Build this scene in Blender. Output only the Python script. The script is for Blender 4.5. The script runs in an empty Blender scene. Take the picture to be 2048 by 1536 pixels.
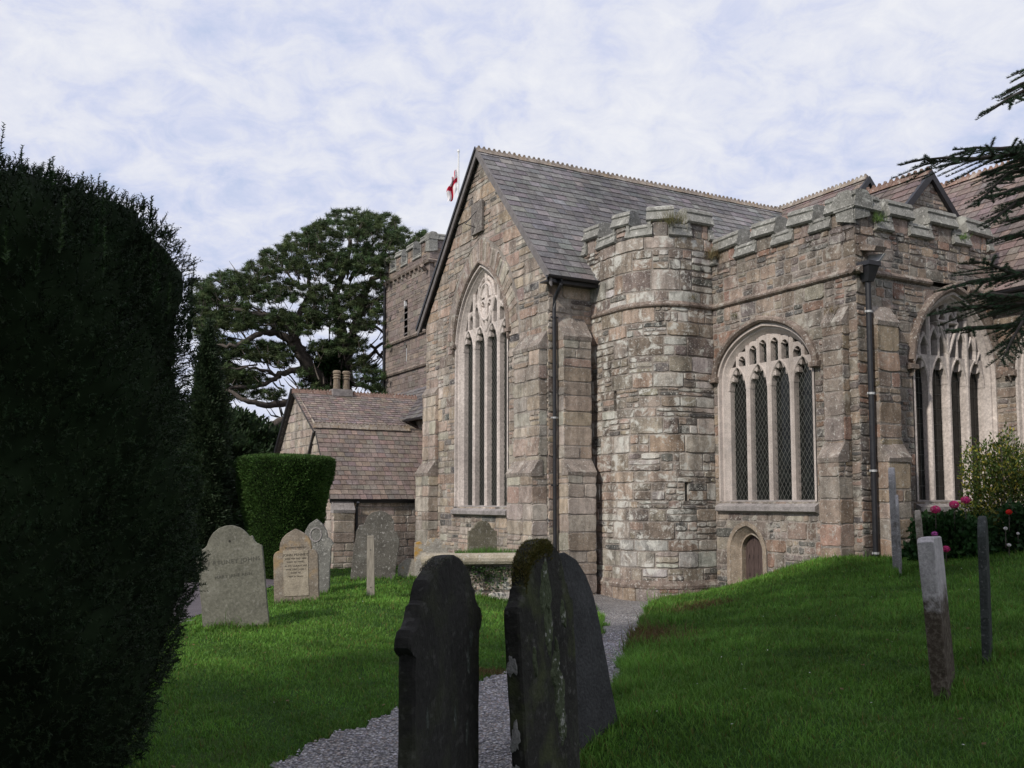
import bpy, math, random
import numpy as np
from mathutils import Vector, Matrix
R = math.radians
scene = bpy.context.scene
C = scene.collection
rng = random.Random(7)
nr = np.random.default_rng(11)

# ------------------------------------------------------------------ camera, sky, sun
F = 1900.0 / 2048.0
PITCH = R(4.5)
cam_d = bpy.data.cameras.new('camera')
cam_d.sensor_width = 36.0
cam_d.lens = 36.0 * F
cam_d.shift_y = 0.04173
cam_d.clip_start = 0.05
cam_d.clip_end = 3000.0
cam = bpy.data.objects.new('camera', cam_d)
cam.location = (0, 0, 0)
cam.rotation_euler = (R(90) + PITCH, 0, 0)
C.objects.link(cam)
scene.camera = cam

SUN = Vector((-0.52, -0.60, 0.60)).normalized()
SUN_EL = math.asin(SUN.z)
SUN_AZ = math.atan2(SUN.x, SUN.y)
world = bpy.data.worlds.new('World')
scene.world = world
world.use_nodes = True
nt = world.node_tree
nt.nodes.clear()
def wn(t, **k):
    n = nt.nodes.new(t)
    for a, b in k.items(): setattr(n, a, b)
    return n
wl = nt.links.new
wout = wn('ShaderNodeOutputWorld'); wbg = wn('ShaderNodeBackground')
wl(wbg.outputs[0], wout.inputs[0])
sky = wn('ShaderNodeTexSky'); sky.sky_type = 'NISHITA'; sky.sun_disc = False
sky.sun_elevation = SUN_EL; sky.sun_rotation = SUN_AZ
tc = wn('ShaderNodeTexCoord'); sx = wn('ShaderNodeSeparateXYZ'); wl(tc.outputs['Generated'], sx.inputs[0])
zz = wn('ShaderNodeMath', operation='MAXIMUM'); wl(sx.outputs[2], zz.inputs[0]); zz.inputs[1].default_value = 0.0
za = wn('ShaderNodeMath', operation='ADD'); wl(zz.outputs[0], za.inputs[0]); za.inputs[1].default_value = 0.34
dx = wn('ShaderNodeMath', operation='DIVIDE'); wl(sx.outputs[0], dx.inputs[0]); wl(za.outputs[0], dx.inputs[1])
dy = wn('ShaderNodeMath', operation='DIVIDE'); wl(sx.outputs[1], dy.inputs[0]); wl(za.outputs[0], dy.inputs[1])
cx = wn('ShaderNodeCombineXYZ'); wl(dx.outputs[0], cx.inputs[0]); wl(dy.outputs[0], cx.inputs[1])
n1 = wn('ShaderNodeTexNoise'); n1.inputs['Scale'].default_value = 1.1; n1.inputs['Detail'].default_value = 4; n1.inputs['Roughness'].default_value = .55
n2 = wn('ShaderNodeTexNoise'); n2.inputs['Scale'].default_value = 13; n2.inputs['Detail'].default_value = 12; n2.inputs['Roughness'].default_value = .62; n2.inputs['Distortion'].default_value = .4
for n in (n1, n2): wl(cx.outputs[0], n.inputs['Vector'])
m1 = wn('ShaderNodeMath', operation='MULTIPLY'); wl(n1.outputs[0], m1.inputs[0]); m1.inputs[1].default_value = .78
m2 = wn('ShaderNodeMath', operation='MULTIPLY'); wl(n2.outputs[0], m2.inputs[0]); m2.inputs[1].default_value = .72
ms = wn('ShaderNodeMath', operation='ADD'); wl(m1.outputs[0], ms.inputs[0]); wl(m2.outputs[0], ms.inputs[1])
wr = wn('ShaderNodeValToRGB'); wl(ms.outputs[0], wr.inputs[0])
e = wr.color_ramp.elements
e[0].position = .55; e[0].color = (.44, .51, .69, 1)
e[1].position = .90; e[1].color = (.72, .73, .775, 1)
k = e.new(.68); k.color = (.56, .595, .74, 1)
k = e.new(.77); k.color = (.645, .665, .75, 1)
sc = wn('ShaderNodeVectorMath', operation='SCALE'); wl(wr.outputs[0], sc.inputs[0]); sc.inputs['Scale'].default_value = 11.2
wm = wn('ShaderNodeMixRGB'); wm.inputs[0].default_value = .97
wl(sky.outputs[0], wm.inputs[1]); wl(sc.outputs[0], wm.inputs[2])
wl(wm.outputs[0], wbg.inputs[0]); wbg.inputs[1].default_value = 0.10

sun_d = bpy.data.lights.new('sun', 'SUN'); sun_d.energy = 2.8; sun_d.angle = R(3.0); sun_d.color = (1, .94, .84)
sun = bpy.data.objects.new('sun', sun_d); C.objects.link(sun)
sun.rotation_euler = SUN.to_track_quat('Z', 'Y').to_euler()
scene.view_settings.view_transform = 'Standard'
scene.view_settings.look = 'None'
scene.view_settings.gamma = 1
scene.view_settings.exposure = 0.1
scene.render.resolution_x = 1024; scene.render.resolution_y = 768

# pixel of the 2048 px photograph + distance along the ground -> a point of the place
SH = 0.04173 * 2048 / 1900.0
def P(px, py, Y):
    a = (px - 1024) / 1900.0; b = (768 - py) / 1900.0 + SH
    r = Vector((a, math.cos(PITCH) - b * math.sin(PITCH), math.sin(PITCH) + b * math.cos(PITCH)))
    return r * (Y / r.y)

# ------------------------------------------------------------------ materials
def mat(name, rough=.9, spec=.2):
    m = bpy.data.materials.new(name); m.use_nodes = True
    t = m.node_tree; b = t.nodes['Principled BSDF']
    b.inputs['Roughness'].default_value = rough
    b.inputs['Specular IOR Level'].default_value = spec
    return m, t, b
def noise(t, scale, detail=5, rough=.6, coord=None, dist=0):
    n = t.nodes.new('ShaderNodeTexNoise'); n.inputs['Scale'].default_value = scale
    n.inputs['Detail'].default_value = detail; n.inputs['Roughness'].default_value = rough
    n.inputs['Distortion'].default_value = dist
    if coord is not None: t.links.new(coord, n.inputs['Vector'])
    return n.outputs[0]
def coord(t, scale=None):
    c = t.nodes.new('ShaderNodeTexCoord').outputs['Object']
    if scale:
        mp = t.nodes.new('ShaderNodeMapping'); mp.inputs['Scale'].default_value = scale
        t.links.new(c, mp.inputs['Vector']); c = mp.outputs[0]
    return c
def ramp(t, src, pts):
    r = t.nodes.new('ShaderNodeValToRGB'); t.links.new(src, r.inputs[0])
    el = r.color_ramp.elements
    for i, (p, c) in enumerate(pts):
        if not isinstance(c, tuple): c = (c, c, c)
        x = el[i] if i < 2 else el.new(p)
        x.position = p; x.color = (*c, 1)
    return r.outputs[0]
def mix(t, a, b, f, mode='MIX'):
    n = t.nodes.new('ShaderNodeMixRGB'); n.blend_type = mode
    for i, v in ((1, a), (2, b), (0, f)):
        if hasattr(v, 'links'): t.links.new(v, n.inputs[i])
        elif isinstance(v, tuple): n.inputs[i].default_value = (*v, 1)
        else: n.inputs[i].default_value = v
    return n.outputs[0]
def attr(t):
    n = t.nodes.new('ShaderNodeAttribute'); n.attribute_name = 'Col'; return n.outputs['Color']
def bump(t, b, h, strength=.5, dist=.02):
    n = t.nodes.new('ShaderNodeBump'); n.inputs['Strength'].default_value = strength; n.inputs['Distance'].default_value = dist
    t.links.new(h, n.inputs['Height']); t.links.new(n.outputs[0], b.inputs['Normal'])

def stone_mat(name, base=None, lichen=.5, lcol=(.50, .48, .43), lo=.70, hi=1.22, spk=.5, b=.55, grain=55, stain=.75, orange=0, green=0, spec=.15, rough=.93, weather=0, lt=.56):
    m, t, bs = mat(name, rough, spec)
    c = coord(t)
    col = attr(t) if base is None else None
    if base is not None:
        rgb = t.nodes.new('ShaderNodeRGB'); rgb.outputs[0].default_value = (*base, 1); col = rgb.outputs[0]
    col = mix(t, col, ramp(t, noise(t, 6, 6, .65, c), [(.3, lo), (.7, hi)]), 1, 'MULTIPLY')
    col = mix(t, col, ramp(t, noise(t, grain, 3, .7, c), [(.3, .72), (.7, 1.3)]), 1, 'MULTIPLY')
    col = mix(t, col, ramp(t, noise(t, .55, 4, .6, c), [(.35, stain), (.6, 1.06)]), 1, 'MULTIPLY')
    if weather:
        cw = coord(t, (2.2, 2.2, .35))
        col = mix(t, col, ramp(t, noise(t, 1.6, 5, .65, cw), [(.38, 1 - weather * .8), (.58, 1.05)]), 1, 'MULTIPLY')
        col = mix(t, col, (.10, .078, .062), ramp(t, noise(t, 2.3, 8, .7, c, .3), [(.57, 0.0), (.75, weather * .8)]))
        col = mix(t, col, (.33, .27, .22), ramp(t, noise(t, 4.7, 7, .7, c), [(.52, 0.0), (.70, weather)]))
    if lichen > 0:
        f = ramp(t, noise(t, 3.1, 9, .72, c, .5), [(lt, 0.0), (lt + .08, lichen)])
        col = mix(t, col, lcol, f)
    if spk > 0:
        f = ramp(t, noise(t, 19, 4, .6, c), [(.60, 0.0), (.65, spk)])
        col = mix(t, col, (.60, .58, .55), f)
        f = ramp(t, noise(t, 42, 2, .5, c), [(.66, 0.0), (.70, spk)])
        col = mix(t, col, (.66, .64, .61), f)
        f = ramp(t, noise(t, 14, 5, .6, c, 1.), [(.30, spk * .9), (.36, 0.0)])
        col = mix(t, col, (.09, .08, .07), f)
    if orange: col = mix(t, col, (.42, .24, .05), ramp(t, noise(t, 2.6, 6, .6, c), [(.54, 0.0), (.62, orange)]))
    if green: col = mix(t, col, (.085, .10, .035), ramp(t, noise(t, 4.2, 6, .6, c), [(.5, 0.0), (.62, green)]))
    t.links.new(col, bs.inputs['Base Color'])
    h = mix(t, noise(t, 28, 6, .7, c), noise(t, 7, 4, .6, c), .4)
    bump(t, bs, h, b, .03)
    return m
def flat_mat(name, base, rough=.7, spec=.3, var=.15, scale=12, b=.1, metal=0, stretch=None):
    m, t, bs = mat(name, rough, spec); c = coord(t, stretch)
    col = mix(t, base, ramp(t, noise(t, scale, 5, .6, c), [(.3, 1 - var), (.7, 1 + var)]), 1, 'MULTIPLY')
    t.links.new(col, bs.inputs['Base Color']); bs.inputs['Metallic'].default_value = metal
    if b: bump(t, bs, noise(t, scale * 3, 4, .6, c), b, .01)
    return m
def leaf_mat(name, tint=(1, 1, 1), rough=.6, spec=.25, trans=.25):
    m, t, bs = mat(name, rough, spec); c = coord(t)
    col = mix(t, attr(t), tint, 1, 'MULTIPLY')
    col = mix(t, col, ramp(t, noise(t, 1.3, 3, .5, c), [(.3, .75), (.7, 1.25)]), 1, 'MULTIPLY')
    t.links.new(col, bs.inputs['Base Color'])
    if trans:
        tr = t.nodes.new('ShaderNodeBsdfTranslucent'); t.links.new(col, tr.inputs[0])
        mx = t.nodes.new('ShaderNodeMixShader'); mx.inputs[0].default_value = trans
        t.links.new(bs.outputs[0], mx.inputs[1]); t.links.new(tr.outputs[0], mx.inputs[2])
        t.links.new(mx.outputs[0], t.nodes['Material Output'].inputs[0])
    return m

M = {}
M['rubble'] = stone_mat('rubble_stone', lichen=.55, weather=.5, lo=.64, hi=1.3, lt=.55)
M['rubble_turret'] = stone_mat('turret_stone', lichen=.9, lcol=(.58, .57, .53), spk=.65, weather=.6, lo=.62, hi=1.3, lt=.515)
M['ashlar'] = stone_mat('granite_block', lichen=.4, spk=.5, grain=75, weather=.45, lo=.65, hi=1.25)
M['far_rubble'] = stone_mat('tower_stone', lichen=.12, spk=.2, grain=30, stain=.7)
M['coping'] = stone_mat('coping_granite', base=(.275, .27, .25), lichen=.85, lcol=(.50, .50, .46), spk=.7, lo=.6)
M['mould'] = stone_mat('moulded_granite', base=(.26, .205, .175), lichen=.55, spk=.55, lo=.55, weather=.5)
M['mortar'] = stone_mat('lime_mortar', base=(.33, .29, .26), lichen=.4, spk=.3, b=.9, grain=40, weather=.35)
M['mortar_dark'] = stone_mat('weathered_mortar', base=(.20, .165, .15), lichen=.2, spk=.3, b=.9, grain=40)
M['tracery'] = stone_mat('tracery_limestone', base=(.62, .55, .515), lichen=.35, lcol=(.45, .40, .37), spk=.08, lo=.8, hi=1.08, stain=.75, grain=20, b=.25)
M['tracery2'] = stone_mat('tracery_granite', base=(.53, .465, .43), lichen=.35, lcol=(.32, .30, .30), spk=.2, lo=.78, hi=1.1, stain=.7, grain=60, b=.25)
M['sill'] = stone_mat('sill_stone', base=(.30, .275, .27), lichen=.4, spk=.3)
M['slab'] = stone_mat('weathering_slab_stone', base=(.30, .255, .225), lichen=.55, spk=.55, lo=.6, weather=.4)
M['doorstone'] = stone_mat('door_granite', base=(.34, .275, .215), lichen=.4, spk=.35, weather=.3)
M['slate_grey'] = stone_mat('grey_slate', lichen=.35, lcol=(.27, .265, .255), spk=.25, b=.25, grain=30, stain=.62, spec=.35, rough=.7, lo=.75)
M['slate_red'] = stone_mat('red_slate', lichen=.25, lcol=(.34, .30, .27), spk=.2, b=.25, grain=30, spec=.3, rough=.75)
M['ridge'] = stone_mat('ridge_tile', base=(.27, .225, .19), lichen=.8, lcol=(.42, .40, .35), spk=.5, orange=.15, lo=.6)
M['ridge_red'] = stone_mat('red_ridge_tile', base=(.24, .155, .125), lichen=.75, lcol=(.40, .36, .31), spk=.4)
M['black'] = flat_mat('black_painted_iron', (.018, .018, .022), .45, .5, .3)
M['barge'] = flat_mat('grey_barge_board', (.17, .155, .155), .7, .3, .25, 8, .2)
M['lead'] = flat_mat('lead_sheet', (.42, .42, .43), .5, .5, .2)
M['door'] = flat_mat('weathered_door_board', (.085, .060, .055), .8, .2, .5, 9, .5, 0, (6, 6, .6))
M['nail'] = flat_mat('door_nail', (.02, .018, .018), .5, .5)
gm, t_, b_ = mat('window_glass', .16, .35); M['glass'] = gm
c_ = coord(t_); t_.links.new(ramp(t_, noise(t_, 5, 3, .5, c_), [(.3, (.006, .007, .007)), (.7, (.020, .023, .021))]), b_.inputs['Base Color']); bump(t_, b_, noise(t_, 9, 2, .5, c_), .25, .01)
M['wire'] = flat_mat('lattice_wire', (.11, .11, .10), .6, .4, .2)
M['white'] = flat_mat('white_paint', (.75, .75, .76), .5, .4, .08)
M['flag_white'] = flat_mat('white_bunting', (.78, .74, .76), .9, .1, .05)
M['flag_red'] = flat_mat('red_bunting', (.50, .02, .05), .9, .1, .1)
M['grave_grey'] = stone_mat('grey_slate_headstone', base=(.17, .165, .135), lichen=.35, lcol=(.26, .25, .215), spk=.10, b=.35, lo=.72, hi=1.2, stain=.8, grain=40)
M['grave_tan'] = stone_mat('brown_headstone', base=(.25, .21, .17), lichen=.4, lcol=(.34, .31, .27), spk=.25, b=.3, orange=.35)
M['grave_dark'] = stone_mat('dark_slate_headstone', base=(.030, .028, .026), lichen=.5, lcol=(.060, .058, .048), spk=.04, b=.5, green=.15, stain=.55, spec=.2, rough=.85)
M['grave_green'] = stone_mat('mossy_slate_headstone', base=(.032, .030, .026), lichen=.4, lcol=(.06, .07, .045), spk=.06, b=.7, green=.45, stain=.55, spec=.2, rough=.85)
M['grave_mid'] = stone_mat('lichened_headstone', base=(.135, .125, .11), lichen=.4, lcol=(.26, .26, .24), spk=.38, b=.4)
M['grave_orange'] = stone_mat('orange_lichen_headstone', base=(.36, .33, .29), lichen=.5, lcol=(.45, .43, .40), spk=.5, orange=.95)
M['grave_pale'] = stone_mat('pale_headstone_edge', base=(.42, .40, .40), lichen=.6, lcol=(.10, .085, .07), spk=.4, b=.4, stain=.5)
def graded(name, top, low, zc, wz):  # blends a pale top into a darker lower half by height
    m = stone_mat(name, base=top, lichen=.3, lcol=(.50,.48,.48), spk=.15, b=.5)
    t = m.node_tree; bs = t.nodes['Principled BSDF']; src = bs.inputs['Base Color'].links[0].from_socket; c = coord(t)
    sp = t.nodes.new('ShaderNodeSeparateXYZ'); t.links.new(c, sp.inputs[0])
    ad = t.nodes.new('ShaderNodeMath'); ad.operation = 'MULTIPLY_ADD'; t.links.new(noise(t, 11, 6, .7, c), ad.inputs[0]); ad.inputs[1].default_value = .5; t.links.new(sp.outputs[2], ad.inputs[2])
    f = ramp(t, ad.outputs[0], [(zc - wz, 1.0), (zc + wz, 0.0)])
    col2 = mix(t, low, (.17, .145, .115), ramp(t, noise(t, 26, 5, .7, c), [(.45, 0.0), (.62, .8)]))
    t.links.new(mix(t, src, col2, f), bs.inputs['Base Color']); return m
M['panel'] = stone_mat('inscribed_panel', base=(.36, .31, .245), lichen=.2, spk=.1, b=.15)
M['letter'] = flat_mat('cut_lettering', (.045, .042, .038), .9, .1)
M['letter_soft'] = flat_mat('worn_lettering', (.10, .098, .085), .9, .1)
M['tomb'] = stone_mat('tomb_granite', base=(.40, .35, .27), lichen=.4, lcol=(.55, .52, .45), spk=.5, lo=.75)
M['pot'] = stone_mat('chimney_pot_clay', base=(.22, .175, .13), lichen=.5, lcol=(.30,.28,.24), spk=.3)
M['wood_post'] = flat_mat('grey_weathered_post', (.30, .27, .23), .9, .1, .3, 14, .5, 0, (6, 6, .5))
M['grass'] = leaf_mat('grass_blade', trans=.3, rough=.55, spec=.25)
M['leaf'] = leaf_mat('leaf', trans=.15)
M['pine'] = leaf_mat('pine_needle', trans=.2)
M['bark'] = flat_mat('bark', (.10, .085, .075), .95, .1, .4, 9, .8)
M['bark_pale'] = flat_mat('dead_branch_bark', (.19, .175, .16), .95, .1, .3, 9, .6)
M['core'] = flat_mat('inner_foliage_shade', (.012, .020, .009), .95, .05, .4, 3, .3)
M['petal'] = leaf_mat('petal', trans=.2, rough=.6)
def ground_mat(name, stops, s1, fine, b, bs_=40, rough=.95):
    m, t, bs = mat(name, rough, .1); c = coord(t)
    col = ramp(t, noise(t, s1, 6, .65, c), stops)
    col = mix(t, col, ramp(t, noise(t, fine, 4, .7, c), [(.25, .55), (.75, 1.5)]), 1, 'MULTIPLY')
    t.links.new(col, bs.inputs['Base Color']); bump(t, bs, noise(t, bs_, 4, .7, c), b, .03); return m
M['soil'] = ground_mat('turf_soil', [(.35, (.022, .050, .010)), (.55, (.032, .075, .014)), (.72, (.070, .080, .028))], 1.2, 45, .8)
gv, t_, b_ = mat('gravel', .9, .25); M['gravel'] = gv
c_ = coord(t_); vo = t_.nodes.new('ShaderNodeTexVoronoi'); vo.inputs['Scale'].default_value = 42; t_.links.new(c_, vo.inputs['Vector'])
sp = t_.nodes.new('ShaderNodeSeparateColor'); t_.links.new(vo.outputs['Color'], sp.inputs[0])
cc = ramp(t_, sp.outputs[0], [(0, (.19, .18, .18)), (1, (.58, .565, .56)), (.5, (.34, .33, .335)), (.85, (.42, .37, .34))])
cc = mix(t_, cc, ramp(t_, vo.outputs['Distance'], [(.2, 1.1), (.7, .35)]), 1, 'MULTIPLY')
cc = mix(t_, cc, ramp(t_, noise(t_, 1.5, 5, .6, c_), [(.3, .8), (.7, 1.2)]), 1, 'MULTIPLY')
t_.links.new(cc, b_.inputs['Base Color'])
inv = t_.nodes.new('ShaderNodeMath'); inv.operation = 'SUBTRACT'; inv.inputs[0].default_value = 1; t_.links.new(vo.outputs['Distance'], inv.inputs[1])
bump(t_, b_, inv.outputs[0], 1.0, .02)
M['asphalt'] = ground_mat('asphalt_path', [(.3, (.085, .075, .085)), (.7, (.13, .115, .125))], 2, 60, .4)

# ------------------------------------------------------------------ objects
def tag(o, label=None, cat=None, group=None, kind=None):
    for k, v in (('label', label), ('category', cat), ('group', group), ('kind', kind)):
        if v: o[k] = v
    return o
def empty(name, loc=(0, 0, 0), rz=0, **kw):
    o = bpy.data.objects.new(name, None); C.objects.link(o); o.location = loc; o.rotation_euler = (0, 0, rz)
    o.empty_display_size = .2
    return tag(o, **kw)
class MB:
    def __init__(s): s.v = []; s.f = []; s.c = []; s.mi = []
    def add(s, vs, fs, col=(.5, .5, .5), mi=0):
        n = len(s.v); s.v.extend([tuple(x) for x in vs]); s.c.extend([col] * len(vs))
        for f in fs: s.f.append([i + n for i in f]); s.mi.append(mi)
    def quad(s, a, b, c, d, col=(.5, .5, .5), mi=0): s.add([a, b, c, d], [(0, 1, 2, 3)], col, mi)
    def hexa(s, p, col=(.5, .5, .5), mi=0):   # 8 points: bottom 4, top 4
        s.add(p, [(3, 2, 1, 0), (4, 5, 6, 7), (0, 1, 5, 4), (1, 2, 6, 5), (2, 3, 7, 6), (3, 0, 4, 7)], col, mi)
    def box(s, x0, x1, y0, y1, z0, z1, col=(.5, .5, .5), mi=0):
        s.hexa([(x0, y0, z0), (x1, y0, z0), (x1, y1, z0), (x0, y1, z0), (x0, y0, z1), (x1, y0, z1), (x1, y1, z1), (x0, y1, z1)], col, mi)
    def prism(s, prof, mp, a0, a1, col=(.5, .5, .5), mi=0, a0f=None, a1f=None):
        # profile (d,z) swept from a0 to a1 through mp(a,z,d)
        n = len(prof)
        vs = [mp(a0, z, d) for d, z in prof] + [mp(a1, z, d) for d, z in prof]
        fs = [(i, (i + 1) % n, n + (i + 1) % n, n + i) for i in range(n)] + [tuple(range(n))[::-1], tuple(range(n, 2 * n))]
        s.add(vs, fs, col, mi)
    def tube(s, pts, rs, n=8, col=(.5, .5, .5), mi=0, cap=True):
        pts = [Vector(p) for p in pts]
        if not hasattr(rs, '__len__'): rs = [rs] * len(pts)
        base = len(s.v); vs = []
        for i, p in enumerate(pts):
            d = (pts[min(i + 1, len(pts) - 1)] - pts[max(i - 1, 0)]).normalized()
            a = d.cross(Vector((0, 0, 1)) if abs(d.z) < .95 else Vector((1, 0, 0))).normalized(); b = d.cross(a)
            for k in range(n):
                w = 2 * math.pi * k / n; vs.append(p + (a * math.cos(w) + b * math.sin(w)) * rs[i])
        fs = []
        for i in range(len(pts) - 1):
            for k in range(n):
                fs.append((i * n + k, i * n + (k + 1) % n, (i + 1) * n + (k + 1) % n, (i + 1) * n + k))
        if cap: fs += [tuple(range(n))[::-1], tuple(range((len(pts) - 1) * n, len(pts) * n))]
        s.add(vs, fs, col, mi)
    def build(s, name, m, parent=None, smooth=False, **kw):
        me = bpy.data.meshes.new(name); me.from_pydata(s.v, [], s.f)
        for x in (m if isinstance(m, (list, tuple)) else [m]): me.materials.append(x)
        a = me.color_attributes.new('Col', 'FLOAT_COLOR', 'POINT')
        arr = np.ones((len(s.v), 4), np.float32)
        if s.c: arr[:, :3] = np.array(s.c, np.float32)
        a.data.foreach_set('color', arr.ravel())
        if len(set(s.mi)) > 1: me.polygons.foreach_set('material_index', s.mi)
        if smooth: me.polygons.foreach_set('use_smooth', [True] * len(s.f))
        me.update()
        o = bpy.data.objects.new(name, me); C.objects.link(o)
        if parent: o.parent = parent
        return tag(o, **kw)
def np_mesh(name, V, k, col, m, parent=None, faces=None, **kw):
    # V: (N,k,3) one polygon of k corners per row, or faces = list of index tuples inside a row
    N = V.shape[0]; faces = faces or [tuple(range(k))]
    me = bpy.data.meshes.new(name)
    me.vertices.add(N * k); me.vertices.foreach_set('co', V.reshape(-1).astype(np.float32))
    loops = []; tot = []
    base = (np.arange(N) * k)[:, None]
    L = np.concatenate([base + np.array(f)[None] for f in faces], axis=1).reshape(-1)
    cnt = np.tile(np.array([len(f) for f in faces]), N)
    st = np.concatenate([[0], np.cumsum(cnt)[:-1]])
    me.loops.add(len(L)); me.loops.foreach_set('vertex_index', L.astype(np.int32))
    me.polygons.add(len(cnt)); me.polygons.foreach_set('loop_start', st.astype(np.int32)); me.polygons.foreach_set('loop_total', cnt.astype(np.int32))
    a = me.color_attributes.new('Col', 'FLOAT_COLOR', 'POINT')
    arr = np.ones((N, k, 4), np.float32)
    arr[:, :, :3] = col if col.ndim == 3 else col[:, None, :]
    a.data.foreach_set('color', arr.ravel())
    me.materials.append(m); me.update(calc_edges=True); me.validate()
    o = bpy.data.objects.new(name, me); C.objects.link(o)
    if parent: o.parent = parent
    return tag(o, **kw)

# ------------------------------------------------------------------ foliage helpers
def rand_unit(n): v = nr.normal(size=(n, 3)); return v / np.linalg.norm(v, axis=1)[:, None]
def blades(Pn, D, ln, wd, k3=False):
    # thin triangles: base P, direction D (unit), length, width -> (N,3,3)
    n = len(Pn); a = rand_unit(n); s_ = np.cross(D, a); s_ /= np.linalg.norm(s_, axis=1)[:, None] + 1e-9
    ln = np.asarray(ln).reshape(-1, 1); wd = np.asarray(wd).reshape(-1, 1)
    return np.stack([Pn - s_ * wd / 2, Pn + s_ * wd / 2, Pn + D * ln], 1)
def leafq(Pn, D, ln, wd):
    n = len(Pn); a = rand_unit(n); s_ = np.cross(D, a); s_ /= np.linalg.norm(s_, axis=1)[:, None] + 1e-9
    ln = np.asarray(ln).reshape(-1, 1); wd = np.asarray(wd).reshape(-1, 1)
    return np.stack([Pn, Pn + D * ln * .5 - s_ * wd / 2, Pn + D * ln, Pn + D * ln * .5 + s_ * wd / 2], 1)
def colvar(n, base, var=.3, yel=.0):
    k = 1 + nr.uniform(-var, var, (n, 1)); c = np.array(base)[None] * k; c[:, 0] *= 1 + nr.uniform(-.1, .25, n) + yel; return np.clip(c, .003, 1).astype(np.float32)
def sprigs(Pn, D, length, needles, nl_, nw, base, var=.3, flat=True):
    # yew/cedar sprigs: needles either side of a stem
    n = len(Pn); out = []; cols = []
    length = np.asarray(length).reshape(-1, 1) * np.ones((n, 1))
    a = rand_unit(n); S = np.cross(D, a); S /= np.linalg.norm(S, axis=1)[:, None]; U = np.cross(D, S)
    cb_ = colvar(n, base, var)
    for k in range(needles):
        t = (k + nr.uniform(0, 1, (n, 1))) / needles
        ang = nr.uniform(0, 2 * math.pi, (n, 1)) if not flat else (math.pi * (k % 2) + nr.normal(0, .55, (n, 1)))
        side = S * np.cos(ang) + U * np.sin(ang)
        d = side * .82 + D * .55; d /= np.linalg.norm(d, axis=1)[:, None]
        b = Pn + D * length * t
        out.append(blades(b, d, nl_ * (1 - .45 * t) * nr.uniform(.8, 1.2, (n, 1)), nw)); cols.append(cb_ * nr.uniform(.8, 1.2, (n, 1)))
    out.append(blades(Pn, D, length, nw * 1.4)); cols.append(cb_ * .7)
    return np.concatenate(out), np.concatenate(cols).astype(np.float32)


# ------------------------------------------------------------------ terrain
CP = np.array([
 (0,0,-1.65),(-3,4,-1.66),(0,3,-1.66),(.1,6,-1.67),(.5,8.6,-1.69),(1.0,11.5,-1.72),(1.5,14,-1.78),(1.8,17,-1.92),(2.2,19.2,-2.06),(3.0,19.4,-2.04),(.7,20.2,-1.98),
 (-3.4,12,-1.57),(-3.2,14.4,-1.50),(-2.8,19,-1.54),(-3.6,17,-1.64),(-2.3,15.5,-1.57),(-.6,16,-1.60),(-1.6,19,-1.58),(-2.6,26,-1.80),(-1.6,24,-1.80),(-.5,18,-1.66),(-.5,13,-1.62),(-1.2,9.6,-1.63),
 (-2.5,8,-1.64),(-4.8,14,-1.72),(-5.2,20,-1.78),(-6,32,-1.8),(-8,45,-1.7),(-12,20,-1.75),(-10,5,-1.7),
 (4.7,19.9,-1.74),(4.3,20.4,-1.93),(5.76,17.2,-1.02),(6.3,16.9,-1.02),(8.2,17.9,-.92),(8.4,15,-.74),(5.85,14.5,-1.08),(2.85,6.5,-1.34),(3.68,7.5,-1.28),
 (.62,6.2,-1.45),(2.3,12.6,-1.52),(3.3,15.5,-1.50),(4.2,17.8,-1.58),(2.0,10.0,-1.46),(1.5,8.3,-1.47),(4.2,11,-1.22),(3,3.5,-1.45),(7.5,9,-.95),(8,3,-1.1),(12,14,-.5),(14,24,-.5),(0,-8,-1.65),(2.9,17.6,-1.80),(1.45,11,-1.62),(1.9,13,-1.64)], float)
def _phi(r): return np.sqrt(r * r + .6)
_A = _phi(np.linalg.norm(CP[:, None, :2] - CP[None, :, :2], axis=2))
_n = len(CP); _S = np.zeros((_n + 1, _n + 1)); _S[:_n, :_n] = _A + np.eye(_n) * -.02; _S[:_n, _n] = 1; _S[_n, :_n] = 1
_W = np.linalg.solve(_S, np.append(CP[:, 2], 0))
def terr(x, y):
    x = np.asarray(x, float); y = np.asarray(y, float); sh = x.shape
    q = np.stack([x.ravel(), y.ravel()], 1); out = np.zeros(len(q))
    for i in range(0, len(q), 20000):
        d = np.linalg.norm(q[i:i+20000, None, :] - CP[None, :, :2], axis=2)
        out[i:i+20000] = _phi(d) @ _W[:_n] + _W[_n]
    r = np.hypot(q[:, 0], q[:, 1] - 14); f = np.clip((r - 16) / 16, 0, 1)
    out = out * (1 - f) + (-1.9) * f
    out = np.clip(out, -2.3, -.3)
    out += .012 * np.sin(q[:, 0] * 3.1 + 1) * np.sin(q[:, 1] * 2.7) + .008 * np.sin(q[:, 0] * 7.3 + q[:, 1] * 5.1)
    return out.reshape(sh)
def T(x, y): return float(terr(np.array([x]), np.array([y]))[0])
def grid(name, xs, ys, m, dz=0, mask=None, **kw):
    X, Y = np.meshgrid(xs, ys); Z = terr(X, Y) + dz
    nx = len(xs); V = np.stack([X, Y, Z], 2).reshape(-1, 3)
    f = []
    for j in range(len(ys) - 1):
        for i in range(nx - 1):
            if mask is None or mask((xs[i] + xs[i+1]) / 2, (ys[j] + ys[j+1]) / 2): f.append((j*nx+i, j*nx+i+1, (j+1)*nx+i+1, (j+1)*nx+i))
    me = bpy.data.meshes.new(name); me.from_pydata(V.tolist(), [], f); me.materials.append(m)
    me.polygons.foreach_set('use_smooth', [True] * len(f))
    o = bpy.data.objects.new(name, me); C.objects.link(o); return tag(o, **kw)
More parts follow.
